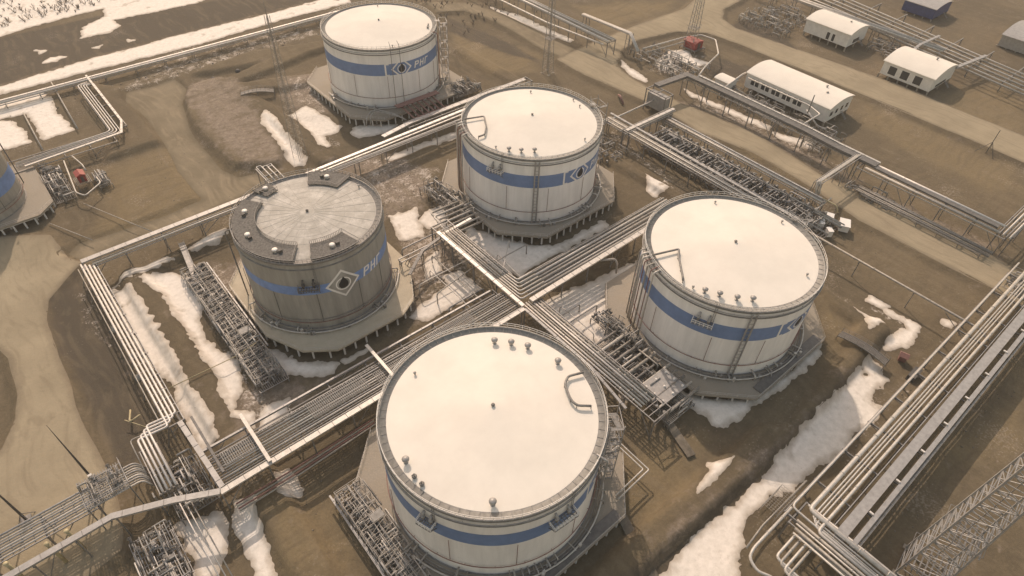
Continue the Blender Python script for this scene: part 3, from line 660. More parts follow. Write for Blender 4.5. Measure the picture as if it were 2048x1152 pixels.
    # centre vent
    cv = MB().lathe([(.25, z1 + rh - .1), (.25, z1 + rh + .25), (.36, z1 + rh + .26), (.3, z1 + rh + .42), (0, z1 + rh + .45)], 14).build('centre_vent', 'steel' if white else 'dark', t)
    for th, r_, kind in vents:
        zz = z1 + np.interp(r_, [0, Rr - 1.4], [rh, .02])
        v = vent(kind).build('roof_vent', 'tray' if kind != 'box' else 'steel', t)
        v.location = (r_ * math.cos(R(th)), r_ * math.sin(R(th)), float(zz)); v.rotation_euler = (0, 0, R(th)); v.scale = (.8, .8, .9)
    # foam / vapour pipe lying on the roof
    if loop:
        pts = []
        for th, r_ in loop:
            zz = z1 + .75 + np.interp(r_, [0, Rr - 1.4], [rh, .02])
            pts.append((r_ * math.cos(R(th)), r_ * math.sin(R(th)), float(zz)))
        mb = MB().tube(fillet(pts, .7), .24, 8)
        for p in pts[1:]: mb.beam((p[0], p[1], p[2] - .9), (p[0], p[1], p[2] - .1), .12)
        mb.build('roof_pipe', 'steel', t)
    # side balconies with a foam chamber
    for th, zc, wd in balconies:
        u = R(th); fr = Matrix.Rotation(u, 4, 'Z')
        mb = MB(); mr = MB()
        def T(x, y, z): return fr @ Vector((x, y, z))
        hw = wd / 2
        d0, d1 = Rr + .04, Rr + 1.7
        for k in range(9):
            yy = -hw + wd * k / 8; mb.beam(T(d0, yy, zc), T(d1, yy, zc), .12, .08)
        for k in range(5):
            xx = d0 + (d1 - d0) * k / 4; mb.beam(T(xx, -hw, zc - .06), T(xx, hw, zc - .06), .1, .08)
        for s in (-1, 1): mb.beam(T(d0, s * hw * .9, zc - 1.8), T(d1 - .1, s * hw * .9, zc - .1), .14)
        for a_, b_ in (((d0, -hw), (d1, -hw)), ((d1, -hw), (d1, hw)), ((d1, hw), (d0, hw))):
            for hh in (.55, 1.1): mr.beam(T(*a_, zc + hh), T(*b_, zc + hh), .09)
        for k in range(6): mr.beam(T(d1, -hw + wd * k / 5, zc), T(d1, -hw + wd * k / 5, zc + 1.1), .09)
        for s in (-1, 1): mr.beam(T(d0 + .4, s * hw, zc), T(d0 + .4, s * hw, zc + 1.1), .09)
        bo = mb.build('balcony', 'walk' if white else 'dark', t); mr.build('balcony_railing', 'white' if white else 'steel', bo)
        for s in (-.5, .5):
            mc = MB()
            mc.tube([T(d0 + .5, s * hw, zc + .3), T(d0 + .5, s * hw, zc + 1.9), T(d0 - .1, s * hw, zc + 2.3)], .22, 8)
            mc.tube([T(d0 + .5, s * hw, zc + .8), T(d0 + .5, s * hw, zc + 1.6)], .38, 8)
            mc.build('foam_chamber', 'tray' if white else 'dark', t)
        mb = MB(); yl = hw * .8
        for s in (-.22, .22): mb.beam(T(Rr + .25, yl + s, zc + .2), T(Rr + .25, yl + s, z1 + 1.0), .07)
        k = zc + .4
        while k < z1: mb.beam(T(Rr + .25, yl - .22, k), T(Rr + .25, yl + .22, k), .05); k += .45
        mb.build('rung_ladder', 'steel', t)
    # bundles of riser pipes climbing the shell
    for th, rad, m_, zt in risers:
        u = R(th); Rp = Rr + 1.5
        MB().tube(fillet([(Rp * math.cos(u), Rp * math.sin(u), 1.6), (Rp * math.cos(u), Rp * math.sin(u), zt), ((Rr - .6) * math.cos(u), (Rr - .6) * math.sin(u), zt + .6)], .5), rad, 8).build('riser_pipe', m_, t)
    if gauge is not None:
        u = R(gauge); ux, uy = math.cos(u), math.sin(u); tx, ty = -uy, ux
        mb = MB()
        for s in (-.55, .55):
            bx, by = (Rr + .45) * ux + s * tx, (Rr + .45) * uy + s * ty
            mb.beam((bx, by, 2.0), (bx, by, z1 - .4), .3, .3)
        k = 3.0
        while k < z1 - .6:
            mb.beam(((Rr + .45) * ux - .55 * tx, (Rr + .45) * uy - .55 * ty, k), ((Rr + .45) * ux + .55 * tx, (Rr + .45) * uy + .55 * ty, k), .08); k += 1.1
        mb.build('cable_ladder', 'tray', t)
    # emblem and lettering
    if logo_th is not None:
        u0 = R(logo_th); zc = (zb0 + zb1) / 2; Rl = Rr + .05
        D = 3.75 if white else 4.2; dz = zb1 - zc
        def dia(d, full):
            pl = [(-d, zc), (0, zc - d), (d, zc), (0, zc + d)]
            return pl if full else clipz(clipz(pl, zb1 + .02, True), zb0 - .02, False)
        full = not white
        mb = MB(); cyl_patch(mb, dia(D, full), Rl, u0); e0 = mb.build('emblem_border', 'white', t)
        mb = MB(); cyl_patch(mb, dia(D - .7, full), Rl + .02, u0); mb.build('emblem_field', 'blue' if white else 'shellgrey', e0)
        mb = MB(); ring_patch(mb, Rl + .04, u0, 0, zc - .1, 1.55 if full else 1.3, 1.85 if full else 1.6); mb.build('emblem_ring', 'white', e0)
        s_ = 1.15 if full else 1.05
        mb = MB()
        drop = [(0.15, 1.75), (0.55, 1.0), (0.95, 0.2), (1.0, -.45), (.7, -1.05), (.1, -1.3), (-.6, -1.15), (-.98, -.6), (-.95, .1), (-.45, .8)]
        drop = [(a * s_, zc + b * s_) for a, b in drop]
        for k in range(1, len(drop) - 1): cyl_patch(mb, [drop[0], drop[k], drop[k + 1]], Rl + .06, u0, .5)
        mb.build('emblem_drop', 'black', e0)
        if white:
            mb = MB(); cyl_patch(mb, [(-5.9, zb0 - .1), (-5.35, zb0 - .1), (-5.35, zb1 + .1), (-5.9, zb1 + .1)], Rl, u0)
            cyl_patch(mb, [(-5.35, zb0 - .1), (-4.4, zb0 - .1), (-4.4, zb0 + .3), (-5.35, zb0 + .3)], Rl, u0); cyl_patch(mb, [(-5.35, zb1 - .3), (-4.4, zb1 - .3), (-4.4, zb1 + .1), (-5.35, zb1 + .1)], Rl, u0)
            mb.build('emblem_bracket', 'white', t)
        # letters
        h = 2.3 if white else 2.6; b0 = zc - h / 2; wl = 1.75; st = .48; sh = .22
        def L(mb_, x, pl): cyl_patch(mb_, [(x + a + sh * b, b0 + b) for a, b in pl], Rl + .01, u0)
        x = D + 1.0
        mb = MB()
        # Cyrillic ER
        L(mb, x, [(0, 0), (st, 0), (st, h), (0, h)]); L(mb, x, [(st, h - .42), (wl - .3, h - .42), (wl - .3, h), (st, h)]); L(mb, x, [(st, h * .4), (wl - .3, h * .4), (wl - .3, h * .4 + .42), (st, h * .4 + .42)])
        L(mb, x, [(wl - .5, h * .4), (wl - .15, h * .4 + .12), (wl, h * .4 + .4), (wl, h - .4), (wl - .15, h - .12), (wl - .5, h)])
        mb.build('letter', 'white', t)
        x += wl + .6; mb = MB()
        L(mb, x, [(0, 0), (st, 0), (st, h), (0, h)]); L(mb, x, [(wl - st, 0), (wl, 0), (wl, h), (wl - st, h)]); L(mb, x, [(st, h * .42), (wl - st, h * .42), (wl - st, h * .42 + .42), (st, h * .42 + .42)])
        mb.build('letter', 'white', t)
        x += wl + .6; mb = MB()
        L(mb, x, [(0, 0), (st, 0), (st, h), (0, h)]); L(mb, x, [(st, h - .45), (wl - .2, h - .45), (wl - .2, h), (st, h)])
        mb.build('letter', 'white', t)
    # grating platforms on the roof edge (bare tank)
    for a0, a1, r0 in gratings:
        mb = MB(); n = max(2, int((a1 - a0) / 4)); zt = z1 + .75
        for k in range(n):
            u, v = R(a0 + (a1 - a0) * k / n), R(a0 + (a1 - a0) * (k + 1) / n); ro = Rr - .3
            mb.add([(r0 * math.cos(u), r0 * math.sin(u), zt), (ro * math.cos(u), ro * math.sin(u), zt), (ro * math.cos(v), ro * math.sin(v), zt), (r0 * math.cos(v), r0 * math.sin(v), zt),
                    (r0 * math.cos(u), r0 * math.sin(u), zt - .15), (ro * math.cos(u), ro * math.sin(u), zt - .15), (ro * math.cos(v), ro * math.sin(v), zt - .15), (r0 * math.cos(v), r0 * math.sin(v), zt - .15)],
                   [(0, 1, 2, 3), (7, 6, 5, 4), (0, 3, 7, 4), (1, 5, 6, 2)] + ([(0, 4, 5, 1)] if k == 0 else []) + ([(3, 2, 6, 7)] if k == n - 1 else []))
        ro_ = mb.build('roof_platform', 'plat', t)
        mr = MB(); m = n * 2
        P = [(r0 * math.cos(R(a0 + (a1 - a0) * k / m)), r0 * math.sin(R(a0 + (a1 - a0) * k / m))) for k in range(m + 1)]
        P = [((Rr - .3) * math.cos(R(a0)), (Rr - .3) * math.sin(R(a0)))] + P + [((Rr - .3) * math.cos(R(a1)), (Rr - .3) * math.sin(R(a1)))]
        for k in range(len(P) - 1):
            mr.beam((*P[k], zt + 1.0), (*P[k + 1], zt + 1.0), .07); mr.beam((*P[k], zt), (*P[k], zt + 1.0), .07)
        mr.build('platform_railing', 'steel', ro_)
        am = R((a0 + a1) / 2); rc = (r0 + Rr) / 2
        n_h = 1 if a1 - a0 < 50 else 3
        for q_ in range(n_h):
            am = R(a0 + (a1 - a0) * (q_ + .5) / n_h)
            MB().lathe([(.5, zt - .1), (.5, zt + .45), (.62, zt + .46), (.62, zt + .6), (0, zt + .64)], 16, (rc * math.cos(am), rc * math.sin(am))).build('roof_hatch', 'white', ro_)
            MB().box(rc * math.cos(am + .09) - .4, rc * math.cos(am + .09) + .4, rc * math.sin(am + .09) - .3, rc * math.sin(am + .09) + .3, zt, zt + .7).build('instrument_box', 'dark', ro_)
    return t
def octa(h, c): return [(-h + c, -h), (h - c, -h), (h, -h + c), (h, h - c), (h - c, h), (-h + c, h), (-h, h - c), (-h, -h + c)]
def make_platform(c, h, ch, label, strips=(), P=None):
    t = thing('tank_platform', label, 'tank platform', (c[0], c[1], 0))
    P = P or octa(h, ch)
    MB().prism(P, 1.55, 1.98).build('deck', 'concretepale' if abs(c[1] - 70) < 1 and c[0] < 5 else 'concrete', t)
    mb = MB()
    n = len(P)
    for i in range(n):
        a, b = P[i], P[(i + 1) % n]; mb.beam((a[0] * .985, a[1] * .985, 1.42), (b[0] * .985, b[1] * .985, 1.42), .3, .26)
    mb.build('edge_beam', 'pile', t)
    pm = None
    for i in range(n):
        a, b = P[i], P[(i + 1) % n]; L = math.hypot(b[0] - a[0], b[1] - a[1]); m = int(L / 2.7)
        for k in range(m):
            x = (a[0] + (b[0] - a[0]) * (k + .5) / m) * .98; y = (a[1] + (b[1] - a[1]) * (k + .5) / m) * .98
            if a[1] + b[1] > 10 and a[0] + b[0] > -10 and k % 2: continue
            if pm is None:
                o = MB().lathe([(.24, 0), (.24, 4.9), (.01, 4.9)], 8).build('pile', 'pile', t); pm = o
            else:
                o = pm.copy(); COL.objects.link(o)
            o.location = (x, y, -3.4)
    # inner piles as one dense field
    mb = MB()
    for i in range(-6, 7):
        for j in range(-6, 7):
            x, y = i * 3.3, j * 3.3
            if abs(x) + abs(y) < 2 * h - ch - 3 and max(abs(x), abs(y)) < h - 2 and (x < -h + 9 or y < -h + 9):
                mb.tube([(x, y, -3), (x, y, 1.6)], .27, 6)
    if mb.v: tag(mb.build('pile_field', 'pile', t), None, None)
    for x0, x1, y0, y1 in strips:
        s = MB(); s.box(x0, x1, y0, y1, 2.16, 2.26)
        for k in range(int((x1 - x0) / 1.2)): s.box(x0 + k * 1.2, x0 + k * 1.2 + .08, y0 + .02, y1 - .02, 1.98, 2.16)
        sm = s.build('edge_walkway', 'traydark', t)
    rl = MB(); 
    for i in [q for q in range(n) if P[q][0] + P[(q + 1) % n][0] < 0 or P[q][1] + P[(q + 1) % n][1] < 0]:
        a, b = P[i], P[(i + 1) % n]; L = math.hypot(b[0] - a[0], b[1] - a[1]); m = int(L / 2)
        for k in range(m + 1):
            x = (a[0] + (b[0] - a[0]) * k / m) * .993; y = (a[1] + (b[1] - a[1]) * k / m) * .993; rl.beam((x, y, 1.98), (x, y, 2.98), .05)
        for z in (2.5, 2.98): rl.beam((a[0] * .993, a[1] * .993, z), (b[0] * .993, b[1] * .993, z), .045)
    rl.build('railing', 'alu', t)
    return t
WR = [(150, .2, 'alu', 22.6), (153, .13, 'redpipe', 22.6), (147, .26, 'alu', 22.7), (157, .2, 'alu2', 22.6), (161, .12, 'redpipe', 22.6), (164, .2, 'alu', 22.6), (143, .16, 'alu2', 22.6)]
make_tank((0, 0), 20, True, 'nearest white storage tank with plain white cone roof at the bottom centre',
    [(50, 15.5, 'mushroom'), (38, 15.5, 'mushroom'), (26, 15.7, 'mushroom'), (2, 16.1, 'mushroom'), (112, 16.4, 'small'), (176, 17.4, 'mushroom'), (-129, 17.4, 'mushroom'), (-174, 17.9, 'box'), (-168, 18.0, 'box')],
    [(-13, 18.6), (-12, 15.4), (-18, 13.9), (-32, 13.9), (-37, 14.8), (-37, 17.4)], [(-95, 17.2, 5.0), (-160, 17.4, 3.0)], [(-146 + 80, .2, 'tray', 22.6)], -58)
make_tank((70.4, 0), 20, True, 'white storage tank with a blue stripe and four mushroom vents at right of centre',
    [(-164, 17.6, 'mushroom'), (-154, 17.1, 'mushroom'), (-142, 17.0, 'mushroom'), (-131, 16.9, 'mushroom'), (-172, 18.0, 'small'), (-6, 16.7, 'small'), (-73, 16.5, 'small'), (52, 16.4, 'small')],
    [(151, 19.6), (149, 13.2), (158, 14.4), (166, 15.2), (171, 16.1), (176, 17), (180, 18.2)], [(-158, 17.2, 4.4)], WR, -92, gauge=-131)
make_tank((70.8, 70), 20, True, 'white storage tank with emblem behind the crossing pipe racks in the centre',
    [(-152, 17.5, 'mushroom'), (-141, 17.1, 'mushroom'), (-129, 16.6, 'mushroom'), (-164, 18.0, 'small'), (50, 15.7, 'small'), (-11, 16.3, 'small'), (3, 17.3, 'small'), (-75, 17.5, 'small')],
    [(144, 19.2), (141, 13.6), (150, 13.6), (163, 14.0), (176, 16.3), (175, 18.2)], [(-159, 17.6, 4.4)], WR, -88, gauge=-127)
make_tank((70.7, 151.5), 20, True, 'farthest white storage tank at the top with emblem and letters on its stripe',
    [(-45, 17.3, 'box'), (-38, 17.3, 'small'), (60, 16, 'small'), (-108, 18.4, 'small')], None, [], [(-58, .16, 'tray', 22.6), (-54, .16, 'redpipe', 22.6), (-112, .1, 'steel', 24.5), (-104, .1, 'steel', 24.5)], -102)
make_tank((.8, 70), 17.1, False, 'unpainted grey storage tank with dark grating platforms on its roof edge',
    [(8, 15, 'small')], None, [(-121, 15.6, 4.6)], [(125, .16, 'steel', 22.5), (160, .16, 'steel', 22.5)], -96,
    gratings=[(24, 62, 11.2), (-115, -76, 11.4), (97, 112, 12.4), (124, 232, 11.6)])
make_tank((-61, 156.8), 12, False, 'grey unpainted storage tank cut off by the left edge of the picture',
    [(8, 15, 'small')], None, [], [(20, .16, 'steel', 22.5)], -118, gratings=[(20, 60, 7.2), (-80, -40, 7.4)])
make_platform((0, 0), 23.3, 9.5, 'piled concrete platform under the nearest white tank', [(-12, 13, -22.9, -20.9)])
make_platform((70.4, 0), 23.4, 9.5, 'piled concrete platform under the white tank right of centre', [(-12, 13, -23.0, -20.8)])
make_platform((70.8, 70), 23.6, 10, 'piled concrete platform under the white tank behind the crossing racks')
make_platform((70.7, 151.5), 24.2, 8.5, 'piled concrete platform under the farthest white tank')
make_platform((.8, 70), 21, 10, 'piled concrete platform under the grey tank with roof gratings', P=[(-15.5, -18.6), (-9, -23.3), (9, -23.3), (14, -20.5), (20.5, -9), (20.5, 12), (10, 21), (-12, 21), (-20, 12), (-20, -9)])
make_platform((-59.5, 157.6), 15.6, 4.5, 'piled concrete platform under the grey tank at the left edge')

def stair_tower(label, x, y, rz, h=21.5, m='tray'):
    t = thing('stair_tower', label, 'stair tower', (x, y, 2.0), rz, 'stair towers beside the white tanks')
    mb = MB(); a, b = 1.3, 2.6
    for i in (-1, 1):
        for j in (-1, 1): mb.beam((i * a, j * b, 0), (i * a, j * b, h + 1), .16)
    n = 7
    for k in range(n + 1):
        z = h * k / n
        for i in (-1, 1): mb.beam((i * a, -b, z), (i * a, b, z), .12); mb.beam((-a, i * b, z), (a, i * b, z), .12)
        if k < n:
            s = 1 if k % 2 else -1
            mb.beam((a, -b * s, z), (a, b * s, z + h / n), .09); mb.beam((-a, b * s, z), (-a, -b * s, z + h / n), .09)
    mb.build('frame', m, t)
    for k in range(n):
        z = h * k / n; s = 1 if k % 2 else -1; mb = MB()
        for q in range(11): u = (q + .5) / 11; yy = -b * s * .75 + 1.5 * b * s * u; mb.box(-.45 * s - .5, -.45 * s + .5, yy - .14, yy + .14, z + h / n * u, z + h / n * u + .05)
        for sx in (-.5, .5): mb.beam((-.45 * s + sx, -b * s * .75, z), (-.45 * s + sx, b * s * .75, z + h / n), .07, .22); mb.beam((-.45 * s + sx, -b * s * .75, z + 1), (-.45 * s + sx, b * s * .75, z + h / n + 1), .05)
        mb.box(-a, a, b * s * .78 if s > 0 else -b, b if s > 0 else -b * .78, z + h / n - .06, z + h / n)
        mb.build('stair_flight', 'walk', t)
    MB().box(-a - 1.6, -a, -.7, .7, h - .05, h + .05).build('gangway', 'walk', t)
stair_tower('scaffold stair tower at the far right side of the right white tank', 70.4 + 22.4 * math.cos(R(-9)), 22.4 * math.sin(R(-9)), R(-9))
stair_tower('scaffold stair tower at the right side of the centre tank with emblem', 70.8 + 22.4 * math.cos(R(-14)), 70 + 22.4 * math.sin(R(-14)), R(-14))
stair_tower('scaffold stair tower at the right side of the nearest white tank', 22.3 * math.cos(R(-36)), 22.3 * math.sin(R(-36)), R(-36), 17)
stair_tower('scaffold stair tower at the right side of the farthest white tank', 70.7 + 22.4 * math.cos(R(-30)), 151.5 + 22.4 * math.sin(R(-30)), R(-30))

def deck_piping(label, c, Rr, a0, a1, seed, n=16):
    rnd = random.Random(seed); t = thing('deck_piping', label, 'pipework', (c[0], c[1], 2.0), 0, 'pipework lying on the tank platforms')
    for k in range(3):
        rr = Rr + .9 + .55 * k; s = rnd.uniform(0, 12); e = rnd.uniform(0, 12); m = 26
        pts = [(rr * math.cos(R(a0 + s + (a1 - a0 - s - e) * i / m)), rr * math.sin(R(a0 + s + (a1 - a0 - s - e) * i / m)), .25 + .2 * k) for i in range(m + 1)]
        MB().tube(pts, .1 + .03 * k, 6).build('arc_pipe', ['alu2', 'steel', 'alu'][k], t)
    for k in range(n):
        u = R(rnd.uniform(a0, a1)); r0 = Rr + .1; r1 = Rr + rnd.uniform(1.2, 2.6); z = rnd.uniform(.3, 1.4); q = rnd.uniform(.08, .2)
        MB().tube(fillet([(r0 * math.cos(u), r0 * math.sin(u), z), (r1 * math.cos(u), r1 * math.sin(u), z), (r1 * math.cos(u), r1 * math.sin(u), -.02)], .3), q, 6).build('stub_pipe', rnd.choice(['alu', 'tray', 'alu2']), t)
        if k % 2:
            u += .05; x, y = r1 * math.cos(u), r1 * math.sin(u); MB().box(x - .3, x + .3, y - .25, y + .25, -.02, rnd.uniform(.5, 1.3)).build('junction_box', rnd.choice(['tray', 'steel', 'alu']), t)
deck_piping('pipes and stubs ringing the foot of the nearest white tank', (0, 0), 20, -175, -20, 1, 22)
deck_piping('pipes and stubs ringing the foot of the white tank right of centre', (70.4, 0), 20, -190, -30, 2, 22)
deck_piping('pipes and stubs ringing the foot of the white tank behind the crossing racks', (70.8, 70), 20, -190, -30, 3, 22)
deck_piping('pipes and stubs ringing the foot of the farthest white tank', (70.7, 151.5), 20, -190, -30, 4, 22)
deck_piping('pipes and stubs ringing the foot of the grey tank with roof gratings', (.8, 70), 17.1, -190, -20, 5, 18)
# ------------------------------------------------------------------ pipe racks
def rack(label, axis, s0, s1, o0, o1, z, step, col=.28, joist=0, m='steel', beams=True, legs=None, zr=None, group='steel pipe racks', lean=0):
    """axis 'x' or 'y': frames every step metres along it, spanning o0..o1 across"""
    P = (lambda s, o: (s, o)) if axis == 'x' else (lambda s, o: (o, s))
    t = thing('pipe_rack', label, 'pipe rack', (*P(s0, o0), 0), 0, group)
    ox, oy = P(s0, o0)
    def V(s, o, zz): a, b = P(s, o); return (a - ox, b - oy, zz)
    n = max(1, int(round((s1 - s0) / step)))
    for k in range(n + 1):
        s = s0 + (s1 - s0) * k / n; mb = MB()
        lg = legs or (o0 + .2, o1 - .2)
        for i, o in enumerate(lg):
            a, b = P(s, o); ln = lean if i == 0 else 0
            mb.beam(V(s, o - ln, hz(*P(s, o - ln)) - .4), V(s, o, z - .1), col)
            if k % 3 == 0: mb.beam(V(s, o, hz(a, b) + .6), V(min(s1, s + step * .5), o, z - .3), .14)
        mb.beam(V(s, o0 - .2, z - .25), V(s, o1 + .2, z - .25), .25, .35)
        if z > 4: mb.beam(V(s, lg[0], z - 2.2), V(s, lg[-1], z - .5), .12)
        mb.build('portal_frame', m, t)
    if beams:
        for o in (o0, o1):
            MB().beam(V(s0, o, z - .12), V(s1, o, z - .12), .16, .28).build('side_beam', 'tray', t)
    if joist:
        mb = MB(); k = s0 + joist
        while k < s1: mb.beam(V(k, o0, z - .1), V(k, o1, z - .1), .13, .12); k += joist
        mb.build('joists', 'tray', t)
    return t
def row(axis, s0, s1, offs, z, r, where, group, m='alu', end=None, start_z=None):
    for i, o in enumerate(offs):
        rr = r[i % len(r)] if isinstance(r, (list, tuple)) else r
        mm = m[i % len(m)] if isinstance(m, (list, tuple)) else m
        P = (lambda s, o_, zz: (s, o_, zz)) if axis == 'x' else (lambda s, o_, zz: (o_, s, zz))
        pts = [P(s0, o, z + rr), P(s1, o, z + rr)]
        if end: pts.append(P(s1 + end[0], o + end[1], z + rr + end[2]))
        pipe(pts, rr, '%s pipe of the %s' % (ORD[i], where), group, mm)
def tray(pts, w_, h_, label, m='tray', group=None, cat='cable tray', name='cable_tray', rail=True, gallery=False):
    """cable tray / gallery box following pts (top level), with a lid and side rails as parts"""
    t = thing(name, label, cat, tuple(pts[0]), 0, group); o = Vector(pts[0])
    P = [Vector(p) - o for p in pts]
    # mitred ribbon
    def side(i):
        a = (P[i] - P[i - 1]).normalized() if i else (P[1] - P[0]).normalized()
        b = (P[i + 1] - P[i]).normalized() if i < len(P) - 1 else a
        d = (a + b); d.z = 0; d.normalize(); nrm = Vector((-d.y, d.x, 0)); k = 1 / max(.5, d.dot(Vector((a.x, a.y, 0)).normalized()))
        return nrm * k
    mb = MB(); vs = []
    for i, p in enumerate(P):
        s = side(i) * w_ / 2
        vs += [p - s, p + s, p + s + Vector((0, 0, h_)), p - s + Vector((0, 0, h_))]
    fs = [(0, 1, 2, 3)]
    for i in range(len(P) - 1):
        b = 4 * i
        for j in range(4): fs.append((b + j, b + 4 + j, b + 4 + (j + 1) % 4, b + (j + 1) % 4))
    b = 4 * (len(P) - 1); fs.append((b + 3, b + 2, b + 1, b))
    mb.add(vs, fs); mb.build('tray_body', m, t)
    if rail:
        mb = MB()
        for i in range(len(P) - 1):
            a, b = P[i], P[i + 1]; L = (b - a).length; n = max(1, int(L / 3))
            for k in range(n):
                q = a.lerp(b, (k + .5) / n); d = (b - a).normalized(); s = Vector((-d.y, d.x, 0)) * (w_ / 2 + .03)
                mb.beam(q - s + Vector((0, 0, h_ + .03)), q + s + Vector((0, 0, h_ + .03)), .08, .05)
        mb.build('cover_strap', 'steel', t)
    return t
def rails(pts, label, h=1.1, post=2.0, m='tray', group='handrails'):
    pts = [Vector(p) for p in pts]; mb = MB(); o = pts[0].copy(); P = [p - o for p in pts]
    t = thing('handrail', label, 'handrail', tuple(o), 0, group)
    for i in range(len(P) - 1):
        a, b = P[i], P[i + 1]
        for k in (.5, 1): mb.beam(a + Vector((0, 0, h * k)), b + Vector((0, 0, h * k)), .06)
        n = max(1, int((b - a).length / post))
        for k in range(n + 1): q = a.lerp(b, k / n); mb.beam(q, q + Vector((0, 0, h)), .06)
    mb.build('rail', m, t); return t
# --- wide central rack, west part, beside the nearest tank
rack('wide steel rack running between the grey tank and the nearest white tank', 'x', -43, 31, 26.9, 34.6, 6, 9.7, joist=.9)
row('x', -43, 31, [27.6 + .64 * i for i in range(11)], 6.0, [.16, .12, .2, .14, .12, .16, .2, .12, .12, .18, .14], 'wide rack beside the nearest tank, counted from the tank', 'pipes on the wide central rack west of the crossing', ['alu', 'alu2', 'alu', 'tray', 'alu2', 'alu'])
tray([(-43, 26.1, 6.7), (31, 26.4, 6.7)], 1.15, .35, 'bright cable tray along the wide rack left of the crossing', 'alu')
tray([(-42.5, 37.2, 5.6), (29, 36.8, 5.6)], .42, .5, 'narrow covered tray hung along the north side of the wide rack', 'tray')
rack('light frame carrying the narrow tray on the north side of the wide rack', 'x', -43, 30, 35.2, 37.2, 5.6, 9.7, .2, beams=False, legs=(37.2,))
tray([(-42.5, 35.1, 6.1), (29, 35.1, 6.1)], .3, .2, 'thin tray beside the gap of the wide rack', 'traydark', rail=False)
rails([(-42, 26.95, 6.1), (31, 26.95, 6.1)], 'handrail between pipes and bright tray on the wide rack')
for i, (xa, xb, ya, yb) in enumerate([(-22, -9, 30.2, 34.2), (-7, 4, 29.0, 32.6), (8, 20, 31.0, 34.4), (-40, -33, 31, 34.4)]):
    mb = MB(); 
    x = xa
    while x < xb: mb.box(x, x + .12, ya, yb, 6.46, 6.52); x += .42
    for k in range(5): mb.box(xa, xb, ya + (yb - ya) * k / 4 - .04, ya + (yb - ya) * k / 4 + .04, 6.40, 6.455)
    tag(mb.build('grating_walkway', 'walk'), '%s grating walkway panel laid over the pipes of the wide rack from the left' % ORD[[1, 2, 3, 0][i]], 'grating', 'gratings over the wide rack')
for x in (-33.6, -4.5):
    tag(MB().box(x, x + .7, 26.0, 39.6, 7.25, 7.55).build('cross_tray', 'alu'), 'pale tray crossing over the wide rack %s' % ('near its left end' if x < -20 else 'beside the grey tank'), 'cable tray')
# east part
rack('wide steel rack running on from the crossing behind the white tank at right', 'x', 37, 92, 28.6, 35.8, 6, 9.2, joist=1.8)
row('x', 36, 92, [29.3 + 1.12 * i for i in range(6)], 6.0, [.33, .22, .33, .25, .33, .3], 'rack between the two right-hand white tanks, counted from the near side', 'pipes on the wide central rack east of the crossing', ['alu2', 'alu', 'alu2'])
for i in range(5):
    tag(MB().box(36, 91, 29.72 + 1.12 * i, 30.0 + 1.12 * i, 6.05, 6.15).build('cable_ladder', 'traydark'), '%s dark cable ladder lying between the pipes east of the crossing' % ORD[i], 'cable ladder', 'cable ladders between pipes')
tray([(34, 27.4, 6.7), (56, 27.6, 6.9), (88, 28.2, 6.7)], 1.3, .45, 'bright cable tray along the rack right of the crossing', 'alu')
pipe([(58, 27.3, 6.5), (61.5, 25.5, 6.3), (61.5, 24.5, 5.6), (61.5, 24.2, 2.2)], .3, 'bent pipe dropping from the central rack to the deck of the right white tank', None, 'alu2')
# --- rack crossing at right angles
rack('steel rack crossing the wide rack, its far half beside the tank with the emblem', 'y', 38, 66, 31.8, 37.0, 6, 9.3, joist=1.8)
row('y', 36, 62, [32.6 + .72 * i for i in range(6)], 6.0, [.2, .25, .16, .25, .2, .22], 'far half of the crossing rack, counted from the left', 'pipes on the far half of the crossing rack', ['alu', 'alu2'])
tray([(31.2, 62, 6.9), (31.3, 27, 6.9)], .95, .4, 'bright cable tray along the far half of the crossing rack', 'pipewhite')
rack('near half of the crossing rack between the two nearest white tanks', 'y', -14, 27, 31.6, 37.0, 6, 8.2, joist=1.6)
row('y', -10, 28, [32.2 + .78 * i for i in range(6)], 6.05, [.2, .24, .2, .24, .2, .24], 'near half of the crossing rack, counted from the left', 'pipes on the near half of the crossing rack', ['pipewhite', 'alu', 'alu2'])
tray([(31.0, 26.2, 6.7), (31.0, 4, 6.5), (29.6, -8, 5.5)], .6, .35, 'cable tray beside the near half of the crossing rack', 'tray')
# link pipes at the crossing
for i in range(6):
    pipe([(32.6 + .72 * i, 38.5, 6.4), (32.6 + .72 * i, 29.3 + 1.12 * i, 6.75), (41, 29.3 + 1.12 * i, 6.75)], .2, '%s elbow pipe turning the corner at the rack crossing' % ORD[i], 'elbow pipes at the crossing', 'alu', .8)
# --- rack at far left of the picture bottom
rack('wide rack leaving the picture at the lower left corner', 'x', -95, -61, 37.6, 43.0, 6, 8.5, joist=1.7)
row('x', -96, -53.2, [38.1 + .58 * i for i in range(9)], 6.0, [.17, .14, .17, .2, .14], 'lower left rack, counted from the near side', 'pipes on the lower left rack', ['alu', 'alu2', 'tray'], end=(1.4, -.5, -3.5))
tray([(-95, 33.2, 7.0), (-59.5, 33.4, 7.0), (-50, 29.6, 7.0), (-43, 26.1, 6.9)], 1.2, .5, 'grey cable gallery bending below the lower left rack', 'tray', name='cable_gallery', cat='cable gallery')
rack('posts under the bending cable gallery at the lower left', 'x', -92, -46, 32.8, 33.6, 7, 6.5, .25, beams=False, legs=(33.2,))
for i, x in enumerate((-69.5, -66.3, -75.5, -78)):
    mb = MB().tube([(x, 35.1 + .3 * i, hz(x, 35.2) - .3), (x, 35.1 + .3 * i, 7.6)], .32, 10); mb.lathe([(.4, 7.4), (.4, 7.7), (0, 7.75)], 10, (x, 35.1 + .3 * i))
    tag(mb.build('pipe_column', 'yellow'), '%s sandy coloured column beside the lower left rack from the right' % ORD[[1, 0, 2, 3][i]], 'column', 'sandy columns by the lower left rack')
